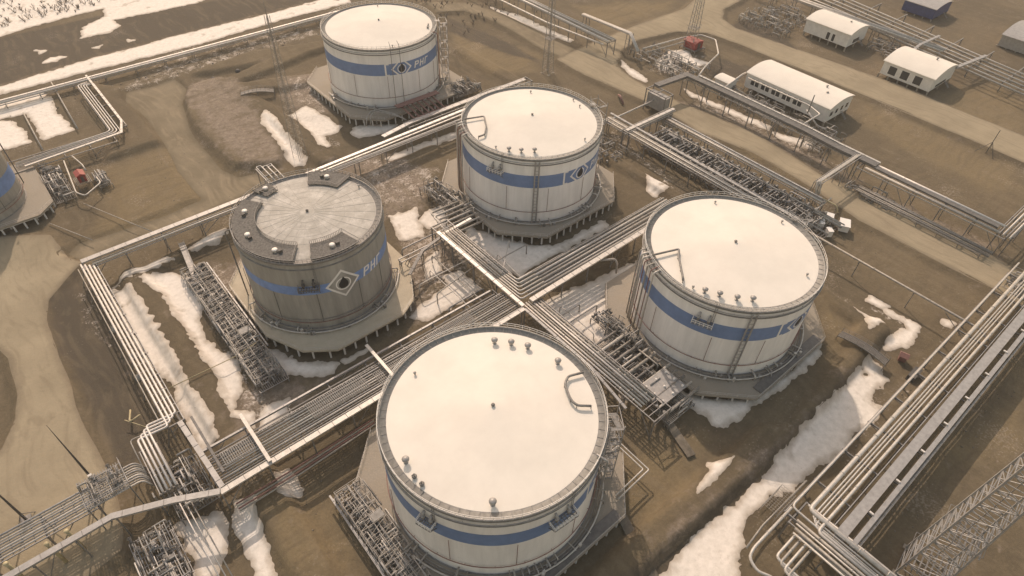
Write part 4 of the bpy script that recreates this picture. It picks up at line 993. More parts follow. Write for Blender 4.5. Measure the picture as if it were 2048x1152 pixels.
# --- west rack
rack('long low rack of bright pipes down the left side of the grey tank', 'y', 48, 108, -45.6, -42.3, 4.6, 7.5, .2, lean=2.0, joist=2.5)
for i, o in enumerate((-45.4, -44.6, -43.8, -43.0)):
    j = i * .75
    pipe([(o, 109.3 - j, 4.85), (o, 48.0 + j, 4.85), (o - 5.8, 48.6 + j, 4.85), (o - 5.8, 45.2 + j * .6, 4.85), (o - 5.8, 34.5, 4.6)], .22, '%s bright pipe from the left on the long rack beside the road' % ORD[i], 'bright pipes of the left-hand rack', 'pipewhite', .7)
pipe([(-46.4, 108, 4.7), (-46.4, 48.6, 4.7), (-52.4, 49.6, 4.7), (-52.4, 40, 4.5)], .12, 'thinnest outer pipe on the long rack beside the road', None, 'alu2')
rack('short low rack carrying the bright pipes after their sideways step', 'y', 34.5, 46, -51.8, -48.6, 4.4, 5.5, .2)
tray([(-43.4, 104, .5), (-43.2, 62, .4), (-43.0, 47, .4)], .4, .25, 'low grey tray along the snow edge beside the long left rack', 'traydark')
tray([(-43.2, 46, 6.4), (-42.6, 34, 6.4), (-42.3, 27, 6.4)], 1.0, .5, 'grey tray running down to the left end of the wide rack', 'tray')
tray([(-41.0, 46, 6.2), (-40.9, 30, 6.2)], .5, .4, 'narrower dark tray beside the one at the left end of the wide rack', 'traydark')
pipe([(-42, 60.4, 1.6), (-27, 60.3, 1.2), (-21.5, 60.3, 2.2)], .1, 'thin rusty pipe spanning the dike to the grey tank', None, 'yellow')
# --- north-west rack along the dirt area
rack('long rack from the left bend to behind the grey tank', 'x', -45, 92, 106.8, 110.6, 4.8, 9.8, .22)
tray([(-45, 110.0, 4.9), (11, 110.2, 4.9)], 1.5, .4, 'wide grey covered tray on the long rack left of the grey tank', 'tray')
tray([(12.5, 110.0, 5.0), (78, 111.2, 5.4)], 1.0, .4, 'bright covered tray on the long rack behind the grey tank', 'pipewhite')
tray([(12.5, 108.6, 4.9), (78, 109.6, 5.2)], .5, .3, 'narrow pale tray beside the bright one behind the grey tank', 'alu')
row('x', -43, 12, [107.3, 108.3], 4.85, [.24, .14], 'long rack left of the grey tank', 'pipes on the long rack left of the grey tank', ['alu', 'alu2'])
row('x', 12, 92, [107.2, 107.8], 4.85, [.14, .2], 'long rack behind the grey tank', 'pipes on the long rack behind the grey tank', ['alu', 'pipewhite'])
for i, x in enumerate((7.2, 8.7, 10.0)):
    pipe([(x, 110.5, 5.2), (x, 122.5 - i, 5.2), (x + 1.4, 122.5 - i, 5.2), (x + 1.4, 120.5 - i, 5.2), (x + 1.4, 114, 5.2), (x + 1.4, 114, 1.5)], .14, '%s pipe of the loop sticking out behind the grey tank' % ORD[i], 'expansion loop pipes', 'alu', .5)
rack('short frame under the pipe loop behind the grey tank', 'y', 112, 122, 6.8, 11.6, 5, 5, .18)
rack('long rack of posts in front of the farthest white tank', 'x', 56, 110, 113, 116.6, 5.6, 6.7, .25)
tray([(46, 113.2, 5.6), (58, 115.0, 5.7), (108, 115.0, 5.7)], 1.6, .35, 'grey walkway tray in front of the farthest white tank', 'tray')
# --- racks at the top left
rack('low rack crossing the top left behind the dirt track', 'x', -130, 100, 217.4, 220.6, 1.0, 11, .25)
tray([(-130, 220.3, 1.1), (100, 220.8, 1.1)], .7, .3, 'bright tray on the low rack at the top left', 'pipewhite')
row('x', -130, 100, [217.9, 218.9, 219.5], 1.1, [.4, .2, .2], 'low rack at the top left', 'pipes on the low rack at the top left', ['alu', 'dark', 'alu2'])
rack('short low rack of pipes running towards the grey tank at the left edge', 'y', 176, 212, -20.0, -14.6, 2.2, 9, .2)
for i, o in enumerate((-19.7, -18.9, -18.1, -17.3)):
    pipe([(o + 3.5 - i * .3, 214 - i, 2.6), (o, 213 - i * .5, 2.6), (o, 175.5 - i * .9, 2.6), (o - 1, 174.5 - i * .9, 2.6), (-48, 172.5 - i * .9, 2.6)], .18, '%s pipe of the bent bundle left of the dirt track' % ORD[i], 'bent pipe bundle at upper left', ['pipewhite', 'alu'][i % 2], .8)
tray([(-15.3, 218, 3), (-15.2, 178, 3), (-17.5, 170.3, 3), (-46, 168.0, 3)], .7, .35, 'covered tray bending beside the pipe bundle at upper left', 'alu')
rack('low rack leading to the grey tank at the left edge', 'x', -50, -20, 167.6, 175, 2.3, 7.5, .2)
pipe([(-26, 227, .2), (-27.5, 187, .2)], .22, 'thin pipe on the ground left of the bent bundle', None, 'alu2')
pipe([(-39, 209, .2), (-39.6, 180, .2)], .2, 'thin pipe on the ground beside the left snow patch', None, 'alu2')
pipe([(-47.5, 140, -.2), (-40.3, 125, -.2)], .12, 'thin pipe on the ground right of the left edge tank', None, 'alu2')
pipe([(-37.5, 143, .2), (-26, 117, .2)], .12, 'thin straight pipe lying near the small red shed', None, 'alu2')
# --- gallery between the roads
rack('posts of the long grey gallery right of the valve yard', 'y', 10, 80, 156.6, 160.4, 6, 10, .28)
tray([(141.5, 80.6, 6.6), (157.3, 79.2, 6.6), (158.6, 60, 6.2), (158.6, 30, 6.2), (157.6, 18, 6.2), (157.8, 4, 6.2)], 2.6, .9, 'long grey cable gallery between road and white building', 'traydark', name='cable_gallery', cat='cable gallery')
tray([(160.8, 76, 6.7), (160.6, 30, 6.7), (159.8, 18, 6.7), (159.6, 4, 6.7)], .8, .5, 'pale tray along the far side of the long grey gallery', 'alu')
rails([(159.5, 76, 7.1), (159.5, 30, 7.1), (158.7, 18, 7.1)], 'handrail on top of the long grey gallery')
rack('posts of the gallery continuing to the right edge', 'y', -36, 8, 153.2, 159.6, 6, 9, .25)
row('y', -34, 6, [154.2, 155.0, 158.6, 159.3], 6.05, [.3, .2, .35, .2], 'rack continuing right from the grey gallery', 'pipes right of the grey gallery', ['alu2', 'alu', 'pipewhite', 'alu'])
tray([(156.8, 4, 6.3), (156.6, -33, 6.3)], 1.5, .5, 'grey tray on the rack continuing to the right edge', 'traydark')
rack('rack turning away at the right edge of the picture', 'x', 156, 186, -37.5, -33.5, 6, 9, .25)
row('x', 154, 190, [-37, -36.2, -35.2, -34.2], 6.05, [.3, .2, .3, .2], 'rack at the right edge', 'pipes at the right edge', ['alu', 'alu2'])
# pillar with portal at the start of the gallery
t = thing('portal_tower', 'grey panelled portal at the left end of the long gallery', 'portal', (139.5, 78, 0))
MB().box(-1.6, 1.6, -5, 3.0, .6, 5.8).build('panel', 'tray', t)
mb = MB()
for x in (-2, 2):
    for y in (-5.4, 3.6): mb.beam((x, y, -1.2), (x, y, 7), .3)
for x in (-2, 2): mb.beam((x, -5.4, 6.9), (x, 3.6, 6.9), .3)
for y in (-5.4, -1, 3.6): mb.beam((-2, y, 6.9), (2, y, 6.9), .3)
mb.build('frame', 'steel', t)
pipe([(141, 78, 3.5), (119, 78, 3.5), (112, 79, 3.5)], .28, 'pale pipe running left from the grey portal', None, 'alu')
# --- pipe bridges over the roads
def bridge(label, pts, r, posts, pan=.6):
    t = thing('pipe_bridge', label, 'pipe bridge', (pts[0][0], pts[0][1], 0)); o = Vector((pts[0][0], pts[0][1], 0))
    for k in (-1, 0, 1):
        a = Vector(pts[1]) - Vector(pts[0]); n = Vector((-a.y, a.x, 0)).normalized() * pan * k
        MB().tube(fillet([Vector(p) - o + n for p in pts], .6), r, 8).build('bridge_pipe', 'alu', t)
    mb = MB()
    for i in range(len(pts) - 1):
        a, b = Vector(pts[i]) - o, Vector(pts[i + 1]) - o
        if abs(a.z - b.z) > 1: continue
        n = Vector((-(b - a).y, (b - a).x, 0)).normalized() * (pan + .4)
        for s in (-1, 1): mb.beam(a + n * s - Vector((0, 0, .3)), b + n * s - Vector((0, 0, .3)), .15, .3)
        m = int((b - a).length / 2)
        for k in range(m): q = a.lerp(b, k / m); mb.beam(q - n - Vector((0, 0, .3)), q + n - Vector((0, 0, .3)), .1)
    mb.build('girder', 'tray', t)
    for x, y in posts:
        mb = MB(); zt = max(p[2] for p in pts); g = hz(x, y)
        for dx in (-.9, .9):
            for dy in (-.9, .9): mb.beam((x - o.x + dx * 1.3, y - o.y + dy * 1.3, g - .3), (x - o.x + dx, y - o.y + dy, zt), .18)
        for zz in (1.5, 3.5, 5.5): mb.beam((x - o.x - 1, y - o.y - 1, zz), (x - o.x + 1, y - o.y + 1, zz + 1.5), .1); mb.beam((x - o.x + 1, y - o.y - 1, zz), (x - o.x - 1, y - o.y + 1, zz + 1.5), .1)
        mb.build('support_tower', 'steel', t)
    return t
bridge('pipe bridge over the sandy road at the right', [(133.5, 9, 4), (134.5, 10.5, 7.3), (158, 10.5, 7.3)], .2, [(134.5, 10.5), (150, 10.5)])
bridge('pipe bridge over the road junction at the top', [(165.5, 143, 7.3), (167.5, 117, 7.3), (163, 108, 4)], .24, [(166, 141), (167.5, 117)])
rack('rack descending from the top edge towards the road junction', 'y', 118, 230, 155, 160, 6.2, 11, .25)
row('y', 118, 230, [155.4, 156.2, 157.4, 158.6, 159.6], 6.2, [.35, .2, .3, .2, .2], 'rack at the top beside the junction', 'pipes of the rack at the top', ['pipewhite', 'alu', 'alu2'])
tray([(150.5, 230, 4.5), (151, 150, 4.5), (155, 120, 4.5)], .8, .4, 'pale tray beside the rack descending from the top edge', 'alu')
# --- right-hand rack
rack('long rack of bright pipes down the right side of the picture', 'y' if False else 'x', 36, 140, -49.8, -42.4, 5.6, 10.3, .3)
for i, (o, r_, m_) in enumerate([(-42.7, .22, 'alu'), (-45.2, .42, 'yellow'), (-46.25, .16, 'alu'), (-46.85, .16, 'alu'), (-47.5, .16, 'alu'), (-48.5, .3, 'alu')]):
    m_ = 'alu' if m_ == 'yellow' else m_
    x0 = [37.6, 39.5, 38.6, 38.0, 37.4, 36.8][i]
    pts = [(146, o, 5.6 + r_), (x0, o, 5.6 + r_)]
    pts += [(x0, -63 + .7 * i, 5.6 + r_)] if i else [(x0, -48.4, 5.7), (x0, -66, 5.7)]
    pipe(pts, r_, '%s pipe from the left on the long right-hand rack' % ORD[i], 'pipes on the long right-hand rack', m_, 1.0)
rack('second line of posts under the solid trays of the right-hand rack', 'x', 38, 140, -54.4, -50.9, 5.2, 10.3, .3)
tray([(39, -51.5, 5.3), (146, -51.0, 5.3)], 1.9, .9, 'widest flat grey cable gallery on the right-hand rack', 'tray', name='cable_gallery', cat='cable gallery', rail=False)
tray([(39, -53.9, 5.2), (146, -53.4, 5.2)], .85, 1.0, 'narrow grey cable gallery at the outer side of the right-hand rack', 'tray', name='cable_gallery', cat='cable gallery', rail=False)
tray([(39, -54.8, 4.7), (146, -54.3, 4.7)], .35, .9, 'thin outermost tray of the right-hand rack', 'alu2')
for i in range(10):
    x = 47.6 + 10.3 * i
    if x > 140: break
    tag(MB().box(x - .18, x + .18, -53.35, -52.55, 6.25, 6.5).build('tray_bracket', 'pipewhite'), '%s pale bracket from the bottom in the dark slot of the right-hand rack' % ORD[i], 'bracket', 'brackets in the slot of the right-hand rack')
# pipes turning into the lower right corner
rack('rack of pipes turning towards the bottom edge at lower right', 'y', -68, -44, 34.8, 40.8, 5.4, 8, .3)
for i, x in enumerate((40.2, 35.9, 35.2, 34.2, 33.2)):
    pipe([(x, -44.5 - i * .3, 5.9), (x, -72, 5.9)], [.2, .3, .18, .3, .2][i], '%s pipe heading for the bottom edge at lower right' % ORD[i], 'pipes at lower right', 'alu2' if i % 2 else 'alu')
for i in range(4):
    y = -46.2 - i * 1.1
    pipe([(34.5 + i * .2, y - 20, 5.2), (34.0, y, 5.2), (27.5 - i * .5, y, 5.0), (27.5 - i * .5, y - 4, 4.9), (27.5 - i * .5, y - 18, 4.9)], .26, '%s looping pipe of the bundle in the lower right corner' % ORD[i], 'looping pipes in the lower right corner', ['alu', 'alu2'][i % 2], .9)
pipe([(37.5, -42.8, 5.6), (26, -42.7, 4.6), (24.0, -43.2, 4.4), (23.2, -45.5, 4.2), (24.5, -48, 4.2), (24.5, -49, .5)], .28, 'single pale pipe bending down left of the lower right bundle', None, 'alu')
pipe([(48, -41.2, 1.2), (33, -41.0, 1.2), (27, -41.6, 1.2)], .2, 'low pipe under the left side of the right-hand rack', None, 'alu2')
# thin overhead pipe to the right
rack('thin posts of the single pipe east of the right white tank', 'y', -45, 0, 113.9, 114.5, 4.4, 14, .2, beams=False, legs=(114.2,))
pipe([(114.2, 4, 4.7), (114.2, -46, 4.7), (112, -49, 4.7)], .3, 'long straight pipe on thin posts east of the right white tank', None, 'alu2')
# twin pipes off the deck of the nearest tank
for i, d in enumerate((0, .8)):
    pipe([(15, -12.0 + d, 2.4), (23.6 + d, -12.0 + d, 2.4), (23.6 + d, -18.9 - d, 2.4), (15, -19.3 - d, 2.4)], .16, '%s pipe loop standing out beyond the nearest tank deck' % ('inner', 'outer')[i], None, 'alu', .3)
# low walls on the bare ground
for i, (a, b) in enumerate([((39, -10.5), (35.5, -22.5)), ((14.6, -21.5), (10.3, -34)), ]):
    tag(MB().beam((*a, hz(*a) + .2), (*b, hz(*b) + .2), 2.0, .9).build('low_wall', 'stone'), ('low earth-coloured bank beside the right white tank platform', 'low earth-coloured bank beside the nearest tank platform')[i], 'low wall')
# yellow rail frame beside the road
pipe([(133.0, 62, .3), (133.0, 62, 3.0), (133.0, 58, 3.2), (133.6, 20, 3.2), (134, 2.5, 3.2), (134, 1.5, 1.2)], .22, 'sand coloured pipe frame along the road edge', None, 'yellow')
for y in (52, 40, 28, 16): tag(MB().beam((133.4, y, -.2), (133.4, y, 3.1), .2).build('post', 'yellow'), '%s post under the sand coloured pipe by the road' % {52: 'leftmost', 40: 'second', 28: 'third', 16: 'rightmost'}[y], 'post', 'posts of the sand coloured pipe')
pipe([(137.3, 6, 2.6), (122, 5.6, 2.6)], .2, 'pale pipe crossing the near end of the valve yard', None, 'alu')
# --- north-east pipe corridor
for i in range(6):
    pipe([(294 - i * 4.2, 120, 3.5), (289 - i * 4.0, 84.5, 3.5), (277 - i * 3.6, 20, 3.5), (268 - i * 3.3, -30, 3.5)], .42 if i % 2 else .3, '%s pipe of the far corridor at the top right, from the far side' % ORD[i], 'pipes of the far corridor', ['alu', 'alu2'][i % 2])
for i, y in enumerate(range(-24, 120, 14)):
    x = 256 + (y + 30) * .2
    tag(MB().beam((x - 3, y, 3.1), (x + 22, y, 3.1), .4).beam((x - 2, y, -1), (x - 2, y, 3), .4).beam((x + 10, y, -1), (x + 10, y, 3), .4).beam((x + 21, y, -1), (x + 21, y, 3), .4).build('pipe_support', 'steel'), '%s trestle under the far corridor pipes from the right' % ORD[i], 'pipe support', 'trestles of the far corridor')
tray([(252, 20, 5), (274, 17, 5)], 1.4, .6, 'covered link from the small white building to the far corridor', 'tray')
tray([(253, 38, 5), (262, 39, 5), (278, 38, 5)], 1.2, .5, 'second covered link behind the small white building', 'tray')
# ------------------------------------------------------------------ valve stations and process clutter
def valve_mesh(r=.3):
    mb = MB(); mb.tube([(-.7, 0, 0), (.7, 0, 0)], r, 10)
    for x in (-.7, .7): mb.tube([(x - .07, 0, 0), (x + .07, 0, 0)], r * 1.6, 10)
    mb.tube([(0, 0, 0), (0, 0, 1.0)], r * .5, 8)
    mb.tube([(.42 * math.cos(2 * math.pi * k / 10), .42 * math.sin(2 * math.pi * k / 10), 1.05) for k in range(10)], .05, 5, True)
    mb.beam((-.4, 0, 1.05), (.4, 0, 1.05), .05); mb.beam((0, -.4, 1.05), (0, .4, 1.05), .05)
    return mb
VAL = {}
def put_valve(parent, x, y, z, rz, m='traydark', s=1.0):
    if m not in VAL:
        o = valve_mesh().build('valve', m); VAL[m] = o.data
    else: o = bpy.data.objects.new('valve', VAL[m]); COL.objects.link(o)
    o.parent = parent; o.location = (x, y, z); o.rotation_euler = (0, 0, rz); o.scale = (s, s, s)
    return o
def station(label, x0, x1, y0, y1, z, n, seed, base='walk', dense=1.0, nv=8, hmax=3.0):
    rnd = random.Random(seed)
    cx, cy = (x0 + x1) / 2, (y0 + y1) / 2; t = thing('valve_station', label, 'valve station', (cx, cy, 0))
    w_, l_ = x1 - x0, y1 - y0
    mb = MB()
    if base:
        k = -w_ / 2
        while k < w_ / 2: mb.box(k, k + .12, -l_ / 2, l_ / 2, z - .1, z); k += .45
        for q in range(int(l_ / 2) + 1): mb.box(-w_ / 2, w_ / 2, -l_ / 2 + q * 2 - .08, -l_ / 2 + q * 2 + .08, z - .2, z - .102)
        g = hz(cx, cy)
        for a in (-1, 1):
            for q in range(max(2, int(l_ / 4) + 1)): mb.beam((a * w_ / 2 * .95, -l_ / 2 + l_ * q / max(1, int(l_ / 4)), g - .5), (a * w_ / 2 * .95, -l_ / 2 + l_ * q / max(1, int(l_ / 4)), z - .2), .2)
        mb.build('grating_base', base, t)
    for i in range(n):
        along = rnd.random() < .55; r = rnd.choice([.06, .08, .1, .14, .2])
        px_, py_ = rnd.uniform(-w_ / 2, w_ / 2), rnd.uniform(-l_ / 2, l_ / 2); L = rnd.uniform(1.5, 6)
        zz = z + rnd.uniform(.3, hmax); pts = [(px_, py_, z - (1 if rnd.random() < .5 else 0))]
        pts.append((px_, py_, zz))
        d = (0, L) if along else (L * .6, 0)
        sg = -1 if (px_ if not along else py_) > 0 else 1
        q = (px_ + d[0] * sg, py_ + d[1] * sg); q = (max(-w_ / 2, min(w_ / 2, q[0])), max(-l_ / 2, min(l_ / 2, q[1])))
        pts.append((*q, zz)); 
        if rnd.random() < .6: pts.append((*q, z - .3))
        if (Vector(pts[1]) - Vector(pts[2])).length < .6: continue
        MB().tube(fillet(pts, .35), r, 6).build('pipework', rnd.choice(['alu', 'alu2', 'tray', 'steel', 'tray', 'alu2']), t)
    for i in range(nv):
        put_valve(t, rnd.uniform(-w_ / 2, w_ / 2) * .85, rnd.uniform(-l_ / 2, l_ / 2) * .95, z + rnd.uniform(.5, 1.6), rnd.choice([0, math.pi / 2]), rnd.choice(['traydark', 'steel', 'alu2', 'tray']), rnd.uniform(.55, 1.0))
    for i in range(max(1, nv // 3)):
        bx, by, s = rnd.uniform(-w_ / 2, w_ / 2) * .8, rnd.uniform(-l_ / 2, l_ / 2) * .9, rnd.uniform(.25, .55)
        MB().box(bx - s, bx + s, by - s * .7, by + s * .7, z, z + rnd.uniform(.6, 1.5)).build('equipment_box', rnd.choice(['alu', 'tray', 'steel']), t)
    return t
def comb(label, x0, x1, ys, z, r, m, group, drop=True):
    for i, y in enumerate(ys):
        pts = [(x0, y, z + 2.2 if drop else z), (x0 + (1.2 if drop else 0), y, z), (x1, y, z)] if drop else [(x0, y, z), (x1, y, z)]
        pipe(pts, r if not isinstance(r, list) else r[i % len(r)], '%s branch pipe %s' % (ORD[i], label), group, m[i % len(m)], .6)
# west-side manifolds of the tanks
comb('from the near end, between crossing rack and right white tank', 35.5, 48, [-13.5 + 2.1 * i for i in range(12)], 3.2, [.34, .26, .4, .3], ['alu2', 'alu', 'steel'], 'branch pipes of the right white tank')
station('grating platform crowded with valves between the two nearest white tanks', 36.5, 45.5, -15, 11, 1.2, 70, 3, 'walk', nv=20, hmax=2.6)
station('valve platform at the foot of the right white tank beside the riser pipes', 44.8, 49.5, 2, 17, 2.2, 40, 4, 'traydark', nv=8, hmax=2.6)
for i in range(7):
    y0 = 61.5 + 1.9 * i
    pipe([(34.2 + .35 * i, 57.5, 4.2), (34.2 + .35 * i, y0, 4.2), (46.5, y0 + .2, 3.6)] if i else [(34.2, 57.5, 4.2), (34.2, 61.5, 4.2), (46.5, 61.7, 3.6)], .3, '%s bent pipe from the near side feeding the tank with emblem in the centre' % ORD[i], 'bent pipes feeding the centre tank', ['alu2', 'alu'][i % 2], .9)
station('valves at the left foot of the centre tank beside its riser pipes', 42.5, 49.5, 66, 88, 1.6, 60, 5, 'traydark', nv=14, hmax=2.4)
station('cluttered valve yard along the left side of the grey tank with gratings', -27, -20.2, 48, 96, .2, 330, 6, 'tray', nv=60, hmax=1.9)
station('cluttered valve yard along the left side of the nearest white tank', -27, -20.6, -14, 15.5, .6, 230, 8, 'tray', nv=46, hmax=2.2)
tray([(-27.3, 16, 1.3), (-27.4, -15, 1.3)], .35, .3, 'pale kerb beam along the valve yard of the nearest tank', 'tray')
tray([(-20.1, 94, 1.9), (-20.1, 58, 1.9)], .3, .5, 'pale kerb beam along the valve yard of the grey tank', 'tray')
station('dark valve yard at the right foot of the farthest white tank', 84, 96, 125, 134, 1.8, 40, 9, 'dark', nv=10, hmax=2)
for i in range(7):
    x = 62.5 + 2.1 * i
    pipe([(x, 128.5, 4.4), (x, 121.5, 3.6), (x, 120.4, 3.2), (x, 116.5, 5.6)], .3, '%s dull reddish pipe from the left in front of the farthest tank' % ORD[i], 'reddish pipes of the farthest tank', 'redpipe', .5)
tag(MB().box(60.5, 78, 126.8, 129.2, 4.8, 5.0).build('valve_canopy', 'redpipe'), 'dull reddish grating over the pipes of the farthest tank', 'canopy')
for i, d in enumerate((0, 1.6)):
    pipe([(48 + d, 127.5, 2.2), (49 + d, 128.5, 4.5), (53 + d, 132, 4.2), (57 + d, 128.5 - d, 3.4), (60, 123 - d, 3)], .25, ('outer', 'inner')[i] + ' hooked pipe at the corner of the farthest tank platform', None, 'alu2')
t = thing('cover_plate', 'flat grey cover plate dotted with white caps between the two nearest white tanks', 'cover plate', (42, -8.5, 3.4))
MB().box(-4, 4, -3.2, 3.2, 0, .12).build('plate', 'tray', t)
for i in range(9): MB().lathe([(.28, .12), (.28, .45), (0, .5)], 8, (-3.4 + (i % 3) * 3.3, -2.5 + (i // 3) * 2.4)).build('cap', 'white', t)
# scaffold trusses standing over the valve yards
def truss(label, x0, x1, y0, y1, z0, h, st=2.0):
    t = thing('scaffold', label, 'scaffold', (x0, y0, 0)); mb = MB(); w_ = x1 - x0; n = int((y1 - y0) / st)
    for k in range(n + 1):
        y = k * st
        for x in (0, w_ / 2, w_): mb.beam((x, y, z0), (x, y, z0 + h), .09)
        for z in (z0 + h * .5, z0 + h): mb.beam((0, y, z), (w_, y, z), .08)
        if k < n:
            for x in (0, w_ / 2, w_):
                for z in (z0 + h * .5, z0 + h): mb.beam((x, y, z), (x, y + st, z), .08)
            mb.beam((0, y, z0 + h), (w_, y + st, z0 + h), .07); mb.beam((0, y, z0), (0, y + st, z0 + h), .07); mb.beam((w_, y + st, z0), (w_, y, z0 + h), .07)
    mb.build('lattice', 'alu2', t)
    rnd = random.Random(int(y0 * 7))
    for k in range(n):
        if rnd.random() < .2: x = rnd.choice([.2, w_ / 2 + .1]); MB().box(x, x + w_ / 2 - .4, k * st + .1, k * st + st - .2, z0 + h + .06, z0 + h + .12).build('plank', 'walk', t)
truss('low tube scaffold over the valve yard left of the grey tank', -26.6, -20.8, 50, 95, .2, 2.6)
truss('low tube scaffold over the valve yard left of the nearest white tank', -26.6, -21.2, -13, 15, .6, 2.8)
# centre area between tanks
for i, (a, b, z, zz) in enumerate([((18, 52), (33, 52), 3.0, 1.2), ((20, 47), (33, 49), 2.6, .6), ((22, 66), (33, 66), 3.2, 1.0), ((37, 42), (48, 52), 2.4, .4), ((37, 47), (50, 47), 2.8, .5), ((20, 42), (31, 42), 1.6, .2), ((24, 38), (24, 56), 1.8, .2), ((27.5, 38), (27.5, 60), 2.2, .2), ((38, 38), (38, 56), 2.0, .2), ((41, 38), (42, 50), 1.6, .2), ((38.5, 22), (46, 22), 2.2, .3), ((38.5, 19), (49, 19), 2.6, .3), ((42, 13), (42, 25), 1.8, .2)]):
    pipe([(a[0], a[1], -1), (a[0], a[1], z), (b[0], b[1], z), (b[0], b[1], -.6)], [.12, .16, .2][i % 3], '%s small crossing pipe on the ground around the rack crossing, from the grey tank side' % ORD[i], 'small pipes around the rack crossing', ['alu', 'alu2', 'tray'][i % 3])
rack('catwalk bridge linking the grey tank deck to the centre crossing', 'x', 18.5, 32, 60.4, 61.8, 4.6, 6, .18)
tray([(18, 56.2, 3.4), (25, 60.4, 4.8), (32, 61.6, 5.2)], .8, .3, 'curving tray from the grey tank to the crossing', 'steel')
tray([(31.5, 61.4, 5.9), (42.5, 62.2, 5.9)], .7, .3, 'pale tray end pointing at the centre tank', 'pipewhite')
def steps_bridge(label, a, b, w_, z, m='tray', arch=False):
    t = thing('footbridge', label, 'footbridge', (a[0], a[1], 0)); A = Vector((0, 0, 0)); B = Vector((b[0] - a[0], b[1] - a[1], 0)); L = B.length; d = B.normalized(); n = Vector((-d.y, d.x, 0))
    mb = MB(); k = 0; N_ = int(L / .35); zz = lambda u: z + (0.8 * math.sin(math.pi * u) if arch else 0)
    for k in range(N_):
        u = (k + .5) / N_; q = d * L * u; mb.beam(q - n * w_ / 2 + Vector((0, 0, zz(u))), q + n * w_ / 2 + Vector((0, 0, zz(u))), .26, .06)
    mb.build('treads', m, t)
    mb = MB()
    for s in (-1, 1):
        pts = [d * L * i / 8 + n * s * w_ / 2 + Vector((0, 0, zz(i / 8))) for i in range(9)]
        for i in range(8):
            mb.beam(pts[i] - Vector((0, 0, .1)), pts[i + 1] - Vector((0, 0, .1)), .12, .25)
            for h in (.55, 1.05): mb.beam(pts[i] + Vector((0, 0, h)), pts[i + 1] + Vector((0, 0, h)), .05)
        for p in pts: mb.beam(p, p + Vector((0, 0, 1.05)), .06)
    mb.build('handrails', 'steel', t)
    mb = MB()
    for i in (0, 4, 8):
        for s in (-1, 1):
            q = d * L * i / 8 + n * s * w_ / 2; mb.beam((q.x, q.y, hz(a[0] + q.x, a[1] + q.y) - .3), (q.x, q.y, zz(i / 8)), .14)
    mb.build('legs', 'steel', t)
steps_bridge('narrow footbridge with grating steps over the snowy dike left of the grey tank', (-22.2, 107), (-24.4, 90.5), 1.5, 1.4)
steps_bridge('footbridge over the dike to the right of the right white tank', (90.0, -24.5), (90.3, -36.5), 2.2, 1.2, 'traydark', True)
steps_bridge('metal steps over the dike at the upper left of the farthest white tank', (24.6, 176), (35.0, 171), 2.2, 1.0, 'traydark', True)
steps_bridge('small steps over the low pipes at the far right end of the valve yard', (118, 76), (112, 84), 1.6, 2.2)
# --- manifold yard
mb = MB()
for k in range(int(66 / .9)): mb.box(115.8, 131.2, -2 + k * .9, -2 + k * .9 + .25, .35, .45)
for x in (116, 121, 126, 131): mb.beam((x, -2, .22), (x, 64, .22), .25, .25)
for x in (116, 123.5, 131):
    for y in range(0, 66, 6): mb.beam((x, y, -1.5), (x, y, .2), .3)
tag(mb.build('valve_yard_floor', 'traydark'), 'dark grating floor of the long valve yard behind the right white tank', 'grating floor')
mp = thing('manifold_branch', 'branch', 'manifold branch', (123, 60, 0), 0, 'branches of the long valve yard')
MB().tube(fillet([(-6.6, 0, .4), (-6.6, 0, 2.6), (6.2, 0, 2.6), (6.2, 0, .4)], .6), .34, 8).build('branch_pipe', 'alu2', mp)
MB().tube(fillet([(-3, .8, .4), (-3, .8, 3.2), (3, .8, 3.2), (3, .8, .5)], .5), .16, 6).build('small_pipe', 'tray', mp)
for x, m_ in ((-4, 'traydark'), (-.5, 'dark'), (3.2, 'traydark')): put_valve(mp, x, 0, 2.6, 0, m_, 1.25)
MB().box(1.2, 2.2, -.9, -.2, .4, 1.7).box(1.3, 2.1, -.8, -.3, 1.7, 2.3).build('actuator', 'steel', mp)
nb = 22
for i in range(nb):
    y = 62.0 - i * 2.8
    lb = '%s valve branch from the left end of the long valve yard' % ORD[i]
    if i == 0: mp.location = (123.2, y, 0); mp['label'] = lb; first = mp
    else: dup(first, (123.2 + .3 * math.sin(i * 2.1), y, 0), 0 if i % 3 else math.pi, lb)
for i, (x, z, r_) in enumerate([(117.2, 1.4, .42), (119.4, 3.4, .22), (126.3, 3.5, .24), (128.3, 1.4, .42), (129.6, 1.6, .28)]):
    pipe([(x, -3, z), (x, 65, z)], r_, '%s header pipe from the near side running through the long valve yard' % ORD[i], 'headers of the long valve yard', ['alu2', 'tray'][i % 2])
station('valves and small pipes at the left end of the long valve yard', 117, 130, 50, 66, .8, 60, 21, None, nv=14)
station('crowded pipework at the near right end of the long valve yard', 117, 129, 0, 22, .8, 70, 22, None, nv=18)
station('pipework in the middle of the long valve yard', 117, 129, 24, 48, .8, 60, 23, None, nv=16)
rack('near rack of the long valve yard', 'y', 2, 78, 111.4, 115.4, 4.8, 9, .25, joist=2)
row('y', 2, 78, [112.0, 112.9, 113.8, 114.6], 4.85, [.24, .16, .28, .2], 'near rack of the valve yard', 'pipes on the near rack of the valve yard', ['alu', 'alu2'])
tray([(116.2, 79, 5.2), (115.6, 2, 5.2)], .8, .4, 'pale tray on the near rack of the valve yard', 'tray')
rack('far rack of the long valve yard', 'y', 6, 66, 130.4, 133.0, 3.6, 9, .25)
row('y', 6, 66, [131.0, 131.8], 3.65, [.28, .2], 'far rack of the valve yard', 'pipes on the far rack of the valve yard', ['alu', 'alu2'])
tray([(132.6, 67, 3.8), (132.6, 7, 3.8)], .6, .35, 'tray on the far rack of the valve yard', 'tray')
